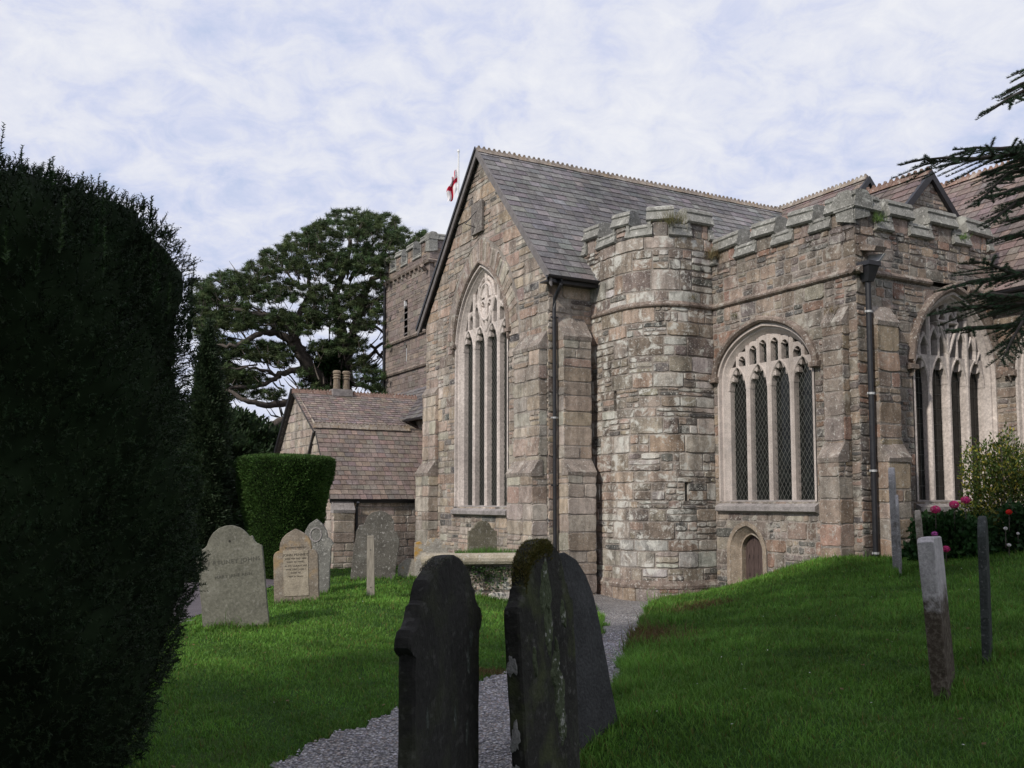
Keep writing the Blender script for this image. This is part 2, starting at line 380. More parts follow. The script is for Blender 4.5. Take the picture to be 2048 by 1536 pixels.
xs = np.concatenate([[-600, -300, -150, -80, -50, -35], np.arange(-26, 26.01, .25), [35, 50, 80, 150, 300, 600]])
ys = np.concatenate([[-400, -200, -100, -50, -30, -20], np.arange(-14, 40.01, .25), [45, 52, 62, 80, 110, 160, 250, 400, 900, 1800]])
grid('ground', xs, ys, M['soil'], kind='structure')

PATH = [(-3.5, 2.6), (-2.45, 4.6), (-1.72, 5.9), (-1.32, 7.2), (-.9, 7.95), (-.3, 9.25), (.1, 9.9), (.7, 10.9), (1.1, 12.2), (1.3, 13.4), (1.38, 15), (1.25, 16.6), (.9, 17.8), (.3, 19.2), (.0, 20.3),
        (1.0, 21.6), (4.6, 21.0), (4.35, 20.2), (3.7, 18.9), (2.8, 17.4), (2.25, 15.6), (1.9, 14.0), (1.72, 12.6), (1.38, 11.1), (1.12, 9.7), (.92, 8.4), (.55, 7.0), (.25, 5.8), (-.1, 4.4), (-1.2, 2.6)]
DRIVE = [(-4.0, 6), (-4.3, 11), (-4.65, 14), (-5.0, 20), (-6.2, 34), (-7, 60), (-11, 60), (-9.6, 34), (-8.2, 20), (-7.9, 14), (-7.6, 6)]
def inpoly(x, y, poly, wob=0):
    x = np.asarray(x, float); y = np.asarray(y, float)
    if wob:
        x = x + wob * (np.sin(y * 5.3 + x * 2) + .7 * np.sin(y * 13.1 + x * 9)) ; y = y + wob * np.sin(x * 6.1 + 2)
    r = np.zeros(x.shape, bool); n = len(poly)
    for i in range(n):
        x1, y1 = poly[i]; x2, y2 = poly[(i + 1) % n]
        c = ((y1 > y) != (y2 > y)) & (x < (x2 - x1) * (y - y1) / (y2 - y1 + 1e-12) + x1)
        r ^= c
    return r
def sheet(name, poly, m, dz, step=.07):
    px_ = [p[0] for p in poly]; py_ = [p[1] for p in poly]
    gx = np.arange(min(px_) - .2, max(px_) + .2, step); gy = np.arange(min(py_) - .2, max(py_) + .2, step)
    X, Y = np.meshgrid(gx, gy); Z = terr(X, Y) + dz + .004 * np.sin(X * 40) * np.sin(Y * 37)
    ins = inpoly(X + step / 2, Y + step / 2, poly, .04)
    nx = len(gx); idx = np.argwhere(ins[:-1, :-1])
    V = np.stack([X, Y, Z], 2).reshape(-1, 3)
    f = [(j*nx+i, j*nx+i+1, (j+1)*nx+i+1, (j+1)*nx+i) for j, i in idx]
    me = bpy.data.meshes.new(name)
    used = np.unique(np.array(f)); remap = -np.ones(len(V), int); remap[used] = np.arange(len(used))
    me.from_pydata(V[used].tolist(), [], remap[np.array(f)].tolist()); me.materials.append(m)
    me.polygons.foreach_set('use_smooth', [True] * len(f))
    o = bpy.data.objects.new(name, me); C.objects.link(o); return tag(o, kind='structure')
sheet('gravel_path', PATH, M['gravel'], .012)
sheet('asphalt_drive', DRIVE, M['asphalt'], .014, .25)

# ------------------------------------------------------------------ masonry
PAL = {
 'gable': [(.41,.315,.245),(.36,.295,.235),(.44,.34,.265),(.34,.29,.245),(.40,.275,.21),(.30,.24,.195),(.39,.345,.30),(.46,.39,.325),(.27,.21,.175),(.36,.265,.19)],
 'turret': [(.35,.28,.22),(.33,.27,.215),(.39,.29,.225),(.27,.22,.18),(.32,.235,.185),(.42,.375,.33),(.48,.45,.41),(.24,.19,.155),(.31,.26,.205),(.38,.325,.275),(.20,.165,.145),(.39,.28,.22),(.50,.47,.43)],
 'dark': [(.26,.195,.155),(.30,.225,.18),(.22,.175,.15),(.34,.255,.20),(.30,.185,.135),(.20,.17,.155),(.32,.27,.225),(.25,.205,.175),(.37,.275,.21)],
 'ashlar': [(.41,.325,.255),(.37,.31,.25),(.44,.35,.28),(.38,.335,.285),(.41,.295,.23),(.46,.405,.34),(.34,.265,.205),(.40,.35,.295)],
 'ashlar_dark': [(.36,.27,.20),(.31,.245,.19),(.39,.30,.235),(.30,.255,.215),(.43,.275,.205),(.35,.305,.26),(.33,.245,.17)],
 'tower': [(.235,.19,.17),(.265,.215,.19),(.22,.175,.16),(.25,.21,.19),(.285,.23,.20),(.23,.19,.175)],
 'far': [(.45,.365,.31),(.42,.35,.30),(.47,.39,.34),(.39,.33,.285),(.43,.34,.28)],
 'slate': [(.13,.125,.12),(.17,.16,.15),(.11,.105,.10),(.20,.185,.17),(.15,.13,.12)]}
def _soft(c, k=.08, g=1.10):
    m_ = sum(c) / 3; return tuple((x * (1 - k) + m_ * k) * g for x in c)
for _k in ('gable', 'turret', 'dark', 'ashlar', 'ashlar_dark'): PAL[_k] = [_soft(c, .14, 1.0 if 'dark' in _k else 1.10) for c in PAL[_k]]
def jit(c, r, a=.08):
    k = 1 + r.uniform(-a, a) * 1.5
    return tuple(max(.01, x * k * (1 + r.uniform(-a, a) * .5)) for x in c)
def stone(mb, mp, q, col, r, h=.022, gap=.010, rough=1.0, lite=False, mi=0):
    # q: 4 corners (a,z) counter-clockwise
    cx = sum(p[0] for p in q) / 4; cz = sum(p[1] for p in q) / 4
    pts = []
    for i in range(4):
        p = q[i]; n_ = q[(i + 1) % 4]
        L = math.hypot(n_[0] - p[0], n_[1] - p[1])
        if lite or L < .05: fr = (.1,)
        elif L < .16: fr = (.18, .82)
        else: fr = (.09, .5, .91)
        if lite: fr = (0.0,)
        for f in fr: pts.append((p[0] + (n_[0] - p[0]) * f, p[1] + (n_[1] - p[1]) * f))
    W_ = max(abs(q[1][0] - q[0][0]), .04); H_ = max(abs(q[3][1] - q[0][1]), .03)
    def inset(p, g, j):
        dx = p[0] - cx; dz = p[1] - cz; L = math.hypot(dx, dz) + 1e-6
        gx = min(g, W_ * .3); gz = min(g, H_ * .3)
        sx_ = max(0., 1 - gx / (W_ / 2)); sz_ = max(0., 1 - gz / (H_ / 2))
        return (cx + dx * sx_ + r.uniform(-j, j), cz + dz * sz_ + r.uniform(-j, j))
    j = .006 * rough
    outer = [inset(p, gap * r.uniform(.8, 1.7), j * 1.5) for p in pts]
    hh = h * .62 * r.uniform(.3, 1.4); ta = r.uniform(-.03, .03) * rough; tb = r.uniform(-.05, .05) * rough
    n = len(pts)
    mid = [inset(p, .008, j * .4) for p in outer]
    vs = [mp(p[0], p[1], -.004) for p in outer]
    vs += [mp(p[0], p[1], max(.004, hh + (p[0] - cx) * ta + (p[1] - cz) * tb)) for p in [((o[0] * .93 + cx * .07) if W_ < .15 else o[0] + (cx - o[0]) / (abs(cx - o[0]) + 1e-6) * min(.012, abs(cx - o[0]) * .5), o[1] + (cz - o[1]) / (abs(cz - o[1]) + 1e-6) * min(.010, abs(cz - o[1]) * .5)) for o in outer]]
    fs = [(i, (i + 1) % n, n + (i + 1) % n, n + i) for i in range(n)] + [tuple(range(n, 2 * n))]
    mb.add(vs, fs, col, mi)
def stone_bent(mb, mp, q, col, r, h=.022, gap=.010):
    # a block on a rounded wall: its face follows the curve in narrow strips
    w_ = max(q[1][0] - q[0][0], q[2][0] - q[3][0]); H_ = q[3][1] - q[0][1]; n = max(2, int(w_ / .09)); g = min(gap * r.uniform(.9, 1.6), H_ * .25); e = .010
    hh = h * .62 * r.uniform(.35, 1.4); j = min(.007, H_ * .08)
    bo, to, bi, ti = [], [], [], []
    for i in range(n + 1):
        t = i / n; u = g / max(w_, .05) * (1 - 2 * t)
        tb = t + u; xb = q[0][0] + (q[1][0] - q[0][0]) * tb; xt = q[3][0] + (q[2][0] - q[3][0]) * tb; cr = .012 if i in (0, n) else 0
        zb = q[0][1] + g + r.uniform(-j, j) + cr; zt = q[3][1] - g + r.uniform(-j, j) - cr
        ex = e * (1 - 2 * t) if i in (0, n) else 0; d = max(.004, hh + r.uniform(-.003, .003))
        bo.append(mp(xb, zb, -.006)); to.append(mp(xt, zt, -.006)); bi.append(mp(xb + ex, zb + e, d)); ti.append(mp(xt + ex, zt - e, d))
    m = n + 1; vs = bo + bi + ti + to; fs = []
    for i in range(n):
        for k in range(3): fs.append((k*m+i, k*m+i+1, (k+1)*m+i+1, (k+1)*m+i))
    fs += [(0, m, 2*m, 3*m), (n, m+n, 2*m+n, 3*m+n)]
    mb.add(vs, fs, col)
ST = {
 'rubble': dict(h=(.20, .36), w=(.28, .75), split=.42, pal='gable', slate=.12),
 'turret': dict(h=(.24, .46), w=(.24, .80), split=.44, pal='turret', slate=.22),
 'dark': dict(h=(.18, .30), w=(.18, .55), split=.45, pal='dark', slate=.25),
 'ashlar': dict(h=(.24, .44), w=(.38, .70), split=.05, pal='ashlar', slate=.0),
 'ashlar_dark': dict(h=(.24, .46), w=(.30, .62), split=.10, pal='ashlar_dark', slate=.05),
 'tower': dict(h=(.22, .34), w=(.3, .8), split=.35, pal='tower', slate=.1),
 'far': dict(h=(.22, .34), w=(.3, .7), split=.1, pal='far', slate=.0)}
def courses(z0, z1, st, r, breaks=()):
    bs = sorted({z0, z1, *[b for b in breaks if z0 < b < z1]}); out = []
    for a, b in zip(bs[:-1], bs[1:]):
        z = a
        while z < b - 1e-4:
            h = r.uniform(*st['h'])
            if b - z - h < st['h'][0] * .7: h = b - z
            if h > st['h'][1] * 1.4: h = (b - z) / 2
            out.append((z, min(b, z + h))); z += h
    return out
def lay(mb, back, mp, L, Rr, z0, z1, style, r, holes=(), cs=None, lite=False, breaks=(), quoins=(0, 0), ext=(0, 0), mi=0, gap=.010, depth=.022, palf=None, bcurve=False):
    st = ST[style] if isinstance(style, str) else style
    Lf = L if callable(L) else (lambda z: L); Rf = Rr if callable(Rr) else (lambda z: Rr)
    if cs is None: cs = courses(z0, z1, st, r, breaks)
    for ci, (za, zb) in enumerate(cs):
        if zb <= z0 + .01 or za >= z1 - .01: continue
        za = max(za, z0); zb = min(zb, z1)
        ea, eb = za + 1e-4, zb - 1e-4
        spans0 = [(Lf(ea), Rf(ea))]; spans1 = [(Lf(eb), Rf(eb))]
        for hfun in holes:
            h0, h1 = hfun(ea), hfun(eb)
            if h0 is None and h1 is None: continue
            if h0 is None: h0 = ((h1[0] + h1[1]) / 2,) * 2
            if h1 is None: h1 = ((h0[0] + h0[1]) / 2,) * 2
            n0 = []; n1 = []
            for (a, b), (c, d) in zip(spans0, spans1):
                if h0[1] <= a or h0[0] >= b: n0.append((a, b)); n1.append((c, d)); continue
                n0 += [(a, h0[0]), (h0[1], b)]; n1 += [(c, h1[0]), (h1[1], d)]
            spans0, spans1 = n0, n1
        for si, ((a0, b0), (a1, b1)) in enumerate(zip(spans0, spans1)):
            if max(b0 - a0, b1 - a1) < .03: continue
            a0_, a1_ = (a0, a1); b0_, b1_ = b0, b1
            if b0_ < a0_: b0_ = a0_ = (a0 + b0) / 2
            if b1_ < a1_: b1_ = a1_ = (a1 + b1) / 2
            if back is not None:
                nb = max(1, int((b0_ - a0_) / .12)) if bcurve else 1
                for ib in range(nb):
                    t0, t1 = ib / nb, (ib + 1) / nb
                    back.quad(mp(a0_ + (b0_ - a0_) * t0, za, 0), mp(a0_ + (b0_ - a0_) * t1, za, 0), mp(a1_ + (b1_ - a1_) * t1, zb, 0), mp(a1_ + (b1_ - a1_) * t0, zb, 0))
            le = ext[0] if si == 0 else 0; re = ext[1] if si == len(spans0) - 1 else 0
            if max(b0_ - a0_, b1_ - a1_) < .07: continue
            xa = max(a0_, a1_); xb = min(b0_, b1_)
            cuts = []; x = xa
            ql = quoins[0] and si == 0; qr = quoins[1] and si == len(spans0) - 1
            if ql: x = xa + (.34 if ci % 2 else .55) * r.uniform(.85, 1.15); cuts.append(x)
            xe = xb
            if qr: xe = xb - (.34 if (ci + 1) % 2 else .55) * r.uniform(.85, 1.15)
            while x < xe:
                x += r.uniform(*st['w']) * (1.0 if zb - za > .2 else .8)
                if xe - x < st['w'][0] * .6: break
                cuts.append(x)
            if qr and xe > xa + .1: cuts.append(xe)
            cuts = [c for c in cuts if xa + .06 < c < xb - .06]
            cuts.sort()
            E0 = [(a0_ - le, a1_ - le)] + [(c, c) for c in cuts] + [(b0_ + re, b1_ + re)]
            for i in range(len(E0) - 1):
                (p0, p1), (q0, q1) = E0[i], E0[i + 1]
                w = min(q0 - p0, q1 - p1)
                isq = (ql and i == 0) or (qr and i == len(E0) - 2)
                pal = PAL['ashlar' if isq and st['pal'] != 'tower' else st['pal']]
                def em(u0, u1, v0, v1, thin=False):
                    # sub rectangle in cell units
                    def pt(u, v_):
                        lo = p0 + (p1 - p0) * v_; hi = q0 + (q1 - q0) * v_
                        return (lo + (hi - lo) * u, za + (zb - za) * v_)
                    col = jit(r.choice(PAL['slate'] if thin and r.random() < .55 else pal), r)
                    if palf: col = palf(col, pt((u0+u1)/2, (v0+v1)/2), r)
                    qd = [pt(u0, v0), pt(u1, v0), pt(u1, v1), pt(u0, v1)]
                    if bcurve: stone_bent(mb, mp, qd, col, r, h=depth, gap=gap * (1 if not thin else .7))
                    else: stone(mb, mp, qd, col, r, h=depth, gap=gap * (1 if not thin else .7), lite=lite, mi=mi)
                hgt = zb - za
                if not isq and hgt > .17 and w > .15 and r.random() < st['split']:
                    k = 2 if hgt < .28 or r.random() < .5 else 3
                    vs = sorted([0, 1] + [(j + r.uniform(-.15, .15)) / k for j in range(1, k)])
                    for v0, v1 in zip(vs[:-1], vs[1:]):
                        if w > .3 and r.random() < .6:
                            c_ = r.uniform(.35, .65); em(0, c_, v0, v1, r.random() < st['slate'] * 2); em(c_, 1, v0, v1, r.random() < st['slate'] * 2)
                        else: em(0, 1, v0, v1, r.random() < st['slate'] * 2)
                else: em(0, 1, 0, 1, hgt < .1)
    return cs
def seg_map(p, q):
    # plan segment p->q, outward normal to the right of travel direction when walking p->q with wall on the left
    d = (q[0] - p[0], q[1] - p[1]); L = math.hypot(*d); d = (d[0] / L, d[1] / L); n = (d[1], -d[0])
    return (lambda a, z, o: (p[0] + d[0] * a + n[0] * o, p[1] + d[1] * a + n[1] * o, z)), L
def sides(mb, back, plan, z0, z1, style, r, ext=.018, quo=False, closed=False, cs=None, skip=(), lite=False, depth=.022, gap=.010):
    st = ST[style]; cs = cs or courses(z0, z1, st, r)
    n = len(plan)
    for i in range(n if closed else n - 1):
        if i in skip: continue
        mp, L = seg_map(plan[i], plan[(i + 1) % n])
        lay(mb, back, mp, 0, L, z0, z1, style, r, cs=cs, ext=(ext, ext), quoins=(quo, quo), lite=lite, depth=depth, gap=gap)
    return cs

# ------------------------------------------------------------------ pointed arches
class Arch:
    def __init__(s, ac, hw, spring, rise, kind='two', n=14):
        s.ac, s.hw, s.spring, s.rise = ac, hw, spring, rise
        if kind == 'two':
            Rr = (hw * hw + rise * rise) / (2 * hw)
            ys_ = [rise * (1 - (1 - i / n) ** 1.6) for i in range(n + 1)]
            s.p = [(math.sqrt(max(0, Rr * Rr - y * y)) - (Rr - hw), y) for y in ys_]
        else:       # four-centred
            s.p = []
            for i in range(n + 1):
                a = i / n; x = hw * (1 - a ** 1.5)
                u = x / hw
                s.p.append((x, rise * (.80 * (1 - u ** 2.6) ** .55 + .20 * (1 - u))))
        s.p[0] = (hw, 0.); s.p[-1] = (0., rise)
        s.py = [q[1] for q in s.p]; s.px = [q[0] for q in s.p]
    def half(s, z):
        y = z - s.spring
        if y <= 0: return s.hw
        if y >= s.rise: return None
        return float(np.interp(y, s.py, s.px))
    def hole(s, sill, grow=0):
        def f(z):
            if z < sill: return None
            h = s.half(z)
            return None if h is None else (s.ac - h, s.ac + h)
        return f
    def outline(s, sill):    # from left foot over the apex to right foot
        l = [(s.ac - s.hw, sill)] + [(s.ac - x, s.spring + y) for x, y in s.p]
        r_ = [(s.ac + x, s.spring + y) for x, y in s.p[::-1][1:]] + [(s.ac + s.hw, sill)]
        return l + r_
    def shrink(s, d, k=1.15):
        b = Arch.__new__(Arch); b.ac, b.hw, b.spring, b.rise = s.ac, s.hw - d, s.spring, s.rise - d * k
        f = b.hw / s.hw; g = b.rise / s.rise
        b.p = [(x * f, y * g) for x, y in s.p]; b.px = [q[0] for q in b.p]; b.py = [q[1] for q in b.p]
        return b
def sweep(mb, mp, pts, w, front, back, ch=.03, col=(.5,.5,.5), closed=False):
    n = len(pts); prof = [(-w/2, back), (-w/2, front - ch), (-w*.2, front), (w*.2, front), (w/2, front - ch), (w/2, back)]
    rows = []
    for i, p in enumerate(pts):
        a = pts[(i - 1) % n] if (closed or i > 0) else p; b = pts[(i + 1) % n] if (closed or i < n - 1) else p
        d1 = Vector((p[0] - a[0], p[1] - a[1])); d2 = Vector((b[0] - p[0], b[1] - p[1]))
        if d1.length < 1e-6: d1 = d2
        if d2.length < 1e-6: d2 = d1
        d1.normalize(); d2.normalize(); d = (d1 + d2)
        d = d.normalized() if d.length > 1e-3 else d1
        nn = Vector((-d.y, d.x)); k = 1 / max(.5, nn.dot(Vector((-d1.y, d1.x))))
        rows.append([mp(p[0] + nn.x * o * k, p[1] + nn.y * o * k, dd) for o, dd in prof])
    vs = [x for r_ in rows for x in r_]; fs = []; m = len(prof)
    for i in range(n if closed else n - 1):
        for j in range(m):
            a_, b_ = i * m + j, i * m + (j + 1) % m; c_, d_ = ((i + 1) % n) * m + (j + 1) % m, ((i + 1) % n) * m + j
            fs.append((a_, b_, c_, d_))
    if not closed: fs += [tuple(range(m))[::-1], tuple(range((n - 1) * m, n * m))]
    mb.add(vs, fs, col)
def foil_head(mb, mp, l, r_, zs, hh, zt, front, back, cusps=5):
    # stone plate above a light, its lower edge a cusped pointed arch
    c = (l + r_) / 2; hw = (r_ - l) / 2; a = Arch(c, hw, zs, hh, 'two', 16); base = a.outline(zs)[1:-1]
    N = len(base); pts = []
    for i, (x, z) in enumerate(base):
        t = i / (N - 1); k = abs(math.sin(t * math.pi * (cusps - 1) / 1.0 * .5 + (0 if cusps % 2 else 0)))
        # cusp points at interior thirds / fifths
        q = 0
        for cp in ([.2, .36, .64, .8] if cusps == 5 else [.28, .72]):
            q = max(q, 1 - abs(t - cp) / .085)
        amt = (q if q > 0 else 0) ** 1.5 * hw * (.42 if cusps == 5 else .5)
        dx, dz = c - x, (zs + hh * .12) - z; L = math.hypot(dx, dz) + 1e-6
        pts.append((x + dx / L * amt, z + dz / L * amt))
    for i in range(N - 1):
        p, q = pts[i], pts[i + 1]
        bx0 = min(max(l, base[i][0]), r_); bx1 = base[i + 1][0]
        mb.quad(mp(p[0], p[1], front - .03), mp(q[0], q[1], front - .03), mp(bx1, base[i + 1][1], front), mp(bx0, base[i][1], front))
        mb.quad(mp(bx0, base[i][1], front), mp(bx1, base[i + 1][1], front), mp(bx1, zt, front), mp(bx0, zt, front))
        mb.quad(mp(p[0], p[1], front - .03), mp(q[0], q[1], front - .03), mp(q[0], q[1], back), mp(p[0], p[1], back))
def clipbar(arch, pts, margin=.0):
    out = []
    for i in range(len(pts)):
        p = pts[i]; h = arch.half(p[1]); ok = h is not None and abs(p[0] - arch.ac) <= h + margin
        if not ok: continue
        out.append(p)
    return out
def vbar(arch, a, z0):   # vertical bar up to the arch
    d = abs(a - arch.ac)
    if d >= arch.hw: return [(a, z0), (a, z0 + .01)]
    y = float(np.interp(-d, [-x for x in arch.px], arch.py))
    return [(a, z0), (a, arch.spring + y)]
def fill_arch(mb, mp, arch, sill, d):
    o = arch.outline(sill); o = [p for i, p in enumerate(o) if i == 0 or p != o[i-1]]
    mb.add([mp(p[0], p[1], d) for p in o], [tuple(range(len(o)))])
def lattice(mb, mp, arch, sill, d, kind, ex, ez, w=.006):
    # wires clipped to the opening
    def inside(a, z):
        h = arch.half(z); return z > sill and h is not None and abs(a - arch.ac) < h
    top = arch.spring + arch.rise
    lines = []
    l, r_ = arch.ac - arch.hw, arch.ac + arch.hw
    if kind == 'diamond':
        sl = ez / ex; n = int((top - sill) / ez + (r_ - l) / ex) + 3
        for k in range(-n, n * 2):
            z0 = sill + k * ez
            lines.append(((l, z0), (r_, z0 + (r_ - l) * sl))); lines.append(((l, z0), (r_, z0 - (r_ - l) * sl)))
    else:
        k = 0
        while sill + k * ez < top: lines.append(((l, sill + k * ez), (r_, sill + k * ez))); k += 1
        k = 0
        while l + k * ex < r_: lines.append(((l + k * ex, sill), (l + k * ex, top))); k += 1
    for (a0, z0), (a1, z1) in lines:
        n = 80; run = None
        for i in range(n + 2):
            t = i / n; a = a0 + (a1 - a0) * t; z = z0 + (z1 - z0) * t
            ok = i <= n and inside(a, z)
            if ok and run is None: run = (a, z)
            if ok: last = (a, z)
            if not ok and run is not None:
                if math.hypot(last[0] - run[0], last[1] - run[1]) > .03:
                    dx_, dz_ = last[0] - run[0], last[1] - run[1]; L = math.hypot(dx_, dz_); nx_, nz_ = -dz_ / L * w, dx_ / L * w
                    mb.quad(mp(run[0]-nx_, run[1]-nz_, d), mp(last[0]-nx_, last[1]-nz_, d), mp(last[0]+nx_, last[1]+nz_, d), mp(run[0]+nx_, run[1]+nz_, d))
                run = None
def window(parent, mp, arch, sill, kind, tr_mat, surround_mat, lat, sill_d=.12, label=None, heads=None):
    n = 4
    mb = MB(); sur = MB()
    rings = [(0, .022), (.05, .024), (.065, -.05), (.10, -.055), (.13, -.10), (.19, -.17)]
    prev = None
    for off, d in rings:
        o = arch.shrink(off).outline(sill); row = [mp(a, z, d) for a, z in o]
        if prev:
            for i in range(len(o) - 1): mb.quad(prev[i], prev[i + 1], row[i + 1], row[i])
        prev = row
    inner = arch.shrink(.19); l, r_ = inner.ac - inner.hw, inner.ac + inner.hw
    o = inner.outline(sill); bk = [mp(a, z, -.34) for a, z in o]
    for i in range(len(o) - 1): mb.quad(prev[i], prev[i + 1], bk[i + 1], bk[i])
    fr, bkd = -.14, -.30
    mw = .115; W_ = (r_ - l - 3 * mw) / 4
    ls = [l + i * (W_ + mw) for i in range(4)]
    hs = heads or [inner.spring - .05] * 4
    for i in range(3):
        x = ls[i] + W_ + mw / 2; z1 = vbar(inner, x, sill)[1][1]
        sweep(mb, mp, [(x, sill), (x, z1)], mw, fr + .02, bkd, .035)
    for i, li in enumerate(ls):
        hh = W_ * .95 if kind != 'c' else W_ * 1.15
        zt = hs[i] + hh + .06
        z_lim = inner.half(hs[i] + hh)
        foil_head(mb, mp, li, li + W_, hs[i], hh, hs[i] + hh + .02, fr - .01, bkd, 5 if kind != 'c' else 3)
        ah = Arch(li + W_ / 2, W_ / 2 + .02, hs[i], hh + .03, 'two', 8).outline(hs[i])
        ah = [p for p in ah if inner.half(p[1]) is not None and abs(p[0] - inner.ac) < inner.half(p[1]) + .05]
        if len(ah) > 2: sweep(mb, mp, ah[1:-1], .055, fr + .005, bkd, .02)
    top = inner.spring + inner.rise
    if kind == 'a':      # tall window: paired sub-lights and a quatrefoil in the head
        c = inner.ac
        for i, li in enumerate(ls):
            x = li + W_ / 2; z0 = hs[i] + W_ * .95
            zt = vbar(inner, x, z0)[1][1]
            zlim = min(zt, hs[i] + 1.25 if i in (0, 3) else hs[i] + 1.22)
            sweep(mb, mp, [(x, z0), (x, zlim)], .07, fr, bkd, .025)
            for s_ in (-1, 1):
                a0 = x + s_ * W_ * .30
                zz_ = min(vbar(inner, a0, z0)[1][1], zlim) - .25
                if zz_ > z0 + .2:
                    foil_head(mb, mp, x + (0 if s_ > 0 else -W_ / 2), x + (W_ / 2 if s_ > 0 else 0), zz_, .20, zz_ + .24, fr - .01, bkd, 3)
        cz = top - .72; rr_ = .40
        ring = [(c + rr_ * math.cos(a) * (.86), cz + rr_ * 1.18 * math.sin(a)) for a in np.linspace(0, 2 * math.pi, 24, endpoint=False)]
        sweep(mb, mp, ring, .09, fr + .03, bkd, .03, closed=True)
        # cusps of the quatrefoil: plate between circle and four lobes
        N = 48; pl = []
        for i in range(N):
            a = 2 * math.pi * i / N; q = abs(math.sin(2 * a + math.pi / 2 + math.pi / 2)); rad = rr_ * (.93 - .48 * (abs(math.sin(2 * a)) ** 2.2))
            pl.append((a, rad))
        for i in range(N):
            (a0, r0), (a1, r1) = pl[i], pl[(i + 1) % N]
            o0 = (c + rr_ * .86 * math.cos(a0), cz + rr_ * 1.18 * math.sin(a0)); o1 = (c + rr_ * .86 * math.cos(a1), cz + rr_ * 1.18 * math.sin(a1))
            i0 = (c + r0 * .86 * math.cos(a0), cz + r0 * 1.15 * math.sin(a0)); i1 = (c + r1 * .86 * math.cos(a1), cz + r1 * 1.15 * math.sin(a1))
            mb.quad(mp(*o0, fr - .01), mp(*o1, fr - .01), mp(*i1, fr - .03), mp(*i0, fr - .03)); mb.quad(mp(*i0, fr - .03), mp(*i1, fr - .03), mp(*i1, bkd), mp(*i0, bkd))
        for s_ in (-1, 1):     # two big sub-arches, each over two lights
            sub = [(c, hs[1] + .35), (c + s_ * .14, cz - .62), (c + s_ * .33, cz - .28), (c + s_ * .46, cz + .10), (c + s_ * .36, cz + .42), (c + s_ * .10, cz + .62)]
            sub = [p for p in sub if inner.half(p[1]) and abs(p[0] - c) < inner.half(p[1]) + .03]
            sweep(mb, mp, sub, .085, fr + .02, bkd, .03)
            side = [(c + s_ * (W_ * 2 + mw * 1.5), hs[0] + .9), (c + s_ * (W_ * 1.7), cz - .28), (c + s_ * .45, cz + .08)]
            side = [p for p in side if inner.half(p[1]) and abs(p[0] - c) < inner.half(p[1]) + .12]
            if len(side) > 1: sweep(mb, mp, side, .06, fr, bkd, .02)
    elif kind == 'b':    # panelled perpendicular head
        for i, li in enumerate(ls):
            x = li + W_ / 2; z0 = hs[i] + W_ * .95; zt = vbar(inner, x, z0)[1][1]
            if zt > z0 + .1: sweep(mb, mp, [(x, z0), (x, zt)], .085, fr + .01, bkd, .03)
            for (xa, xb) in ((li, x - .03), (x + .03, li + W_)):
                zz_ = min(vbar(inner, xa + .02, z0)[1][1], vbar(inner, xb - .02, z0)[1][1]) - .18
                if zz_ > z0 - .05: foil_head(mb, mp, xa, xb, zz_, .13, zz_ + .22, fr - .01, bkd, 3)
    else:                # net tracery with a star
        c = inner.ac; zb_ = max(hs) + W_ * .9
        for i, li in enumerate(ls):
            x = li + W_ / 2; z0 = hs[i] + W_ * 1.1; zt = vbar(inner, x, z0)[1][1]
            zl = min(zt, zb_ + .72)
            if zl > z0 + .1: sweep(mb, mp, [(x, z0), (x, zl)], .06, fr + .01, bkd, .02)
            for (xa, xb) in ((li - mw * .3, x), (x, li + W_ + mw * .3)):
                m_ = (xa + xb) / 2; zz_ = min(vbar(inner, m_, z0)[1][1], zl) - .16
                pk = [(xa, zz_ - .1), (m_, zz_ + .14), (xb, zz_ - .1)]
                pk = [p for p in pk if inner.half(p[1]) and abs(p[0] - c) < inner.half(p[1]) + .02]
                if len(pk) > 1: sweep(mb, mp, pk, .05, fr + .01, bkd, .02)
        s1 = hs[1] + W_ * 1.5
        sweep(mb, mp, [(c - .30, s1 + .55), (c + .30, s1 + .55)], .075, fr + .03, bkd, .03)
        sweep(mb, mp, [(c - .30, s1 + .55), (c, s1 - .1), (c + .30, s1 + .55)], .075, fr + .03, bkd, .03)
        for k in (-.28, 0., .28):
            zt = vbar(inner, c + k, s1)[1][1]
            sweep(mb, mp, [(c + k, s1 + .58), (c + k, zt)], .06, fr + .01, bkd, .02)
            if k < .2:
                m_ = c + k + .14; zt = vbar(inner, m_, s1)[1][1] - .1
                sweep(mb, mp, [(c + k, zt - .18), (m_, zt), (c + k + .28, zt - .18)], .045, fr, bkd, .02)
    w = mb.build('window', tr_mat, parent)
    if label: w['label'] = label
    g = MB(); fill_arch(g, mp, inner.shrink(-.02), sill - .02, bkd + .01); g.build('glass', M['glass'], w)
    lt = MB(); lattice(lt, mp, inner, sill, bkd + .025 if kind != 'b' else bkd + .07, *lat); lt.build('lattice', M['wire'], w)
    s = MB()
    s.prism([(-.30, sill - .02), (-.30, sill + .035), (-.10, sill + .02), (sill_d, sill - .10), (sill_d, sill - .19), (0, sill - .24), (-.30, sill - .24)], mp, arch.ac - arch.hw - .03, arch.ac + arch.hw + .03)
    s.build('sill', M['sill'], w)
    return w
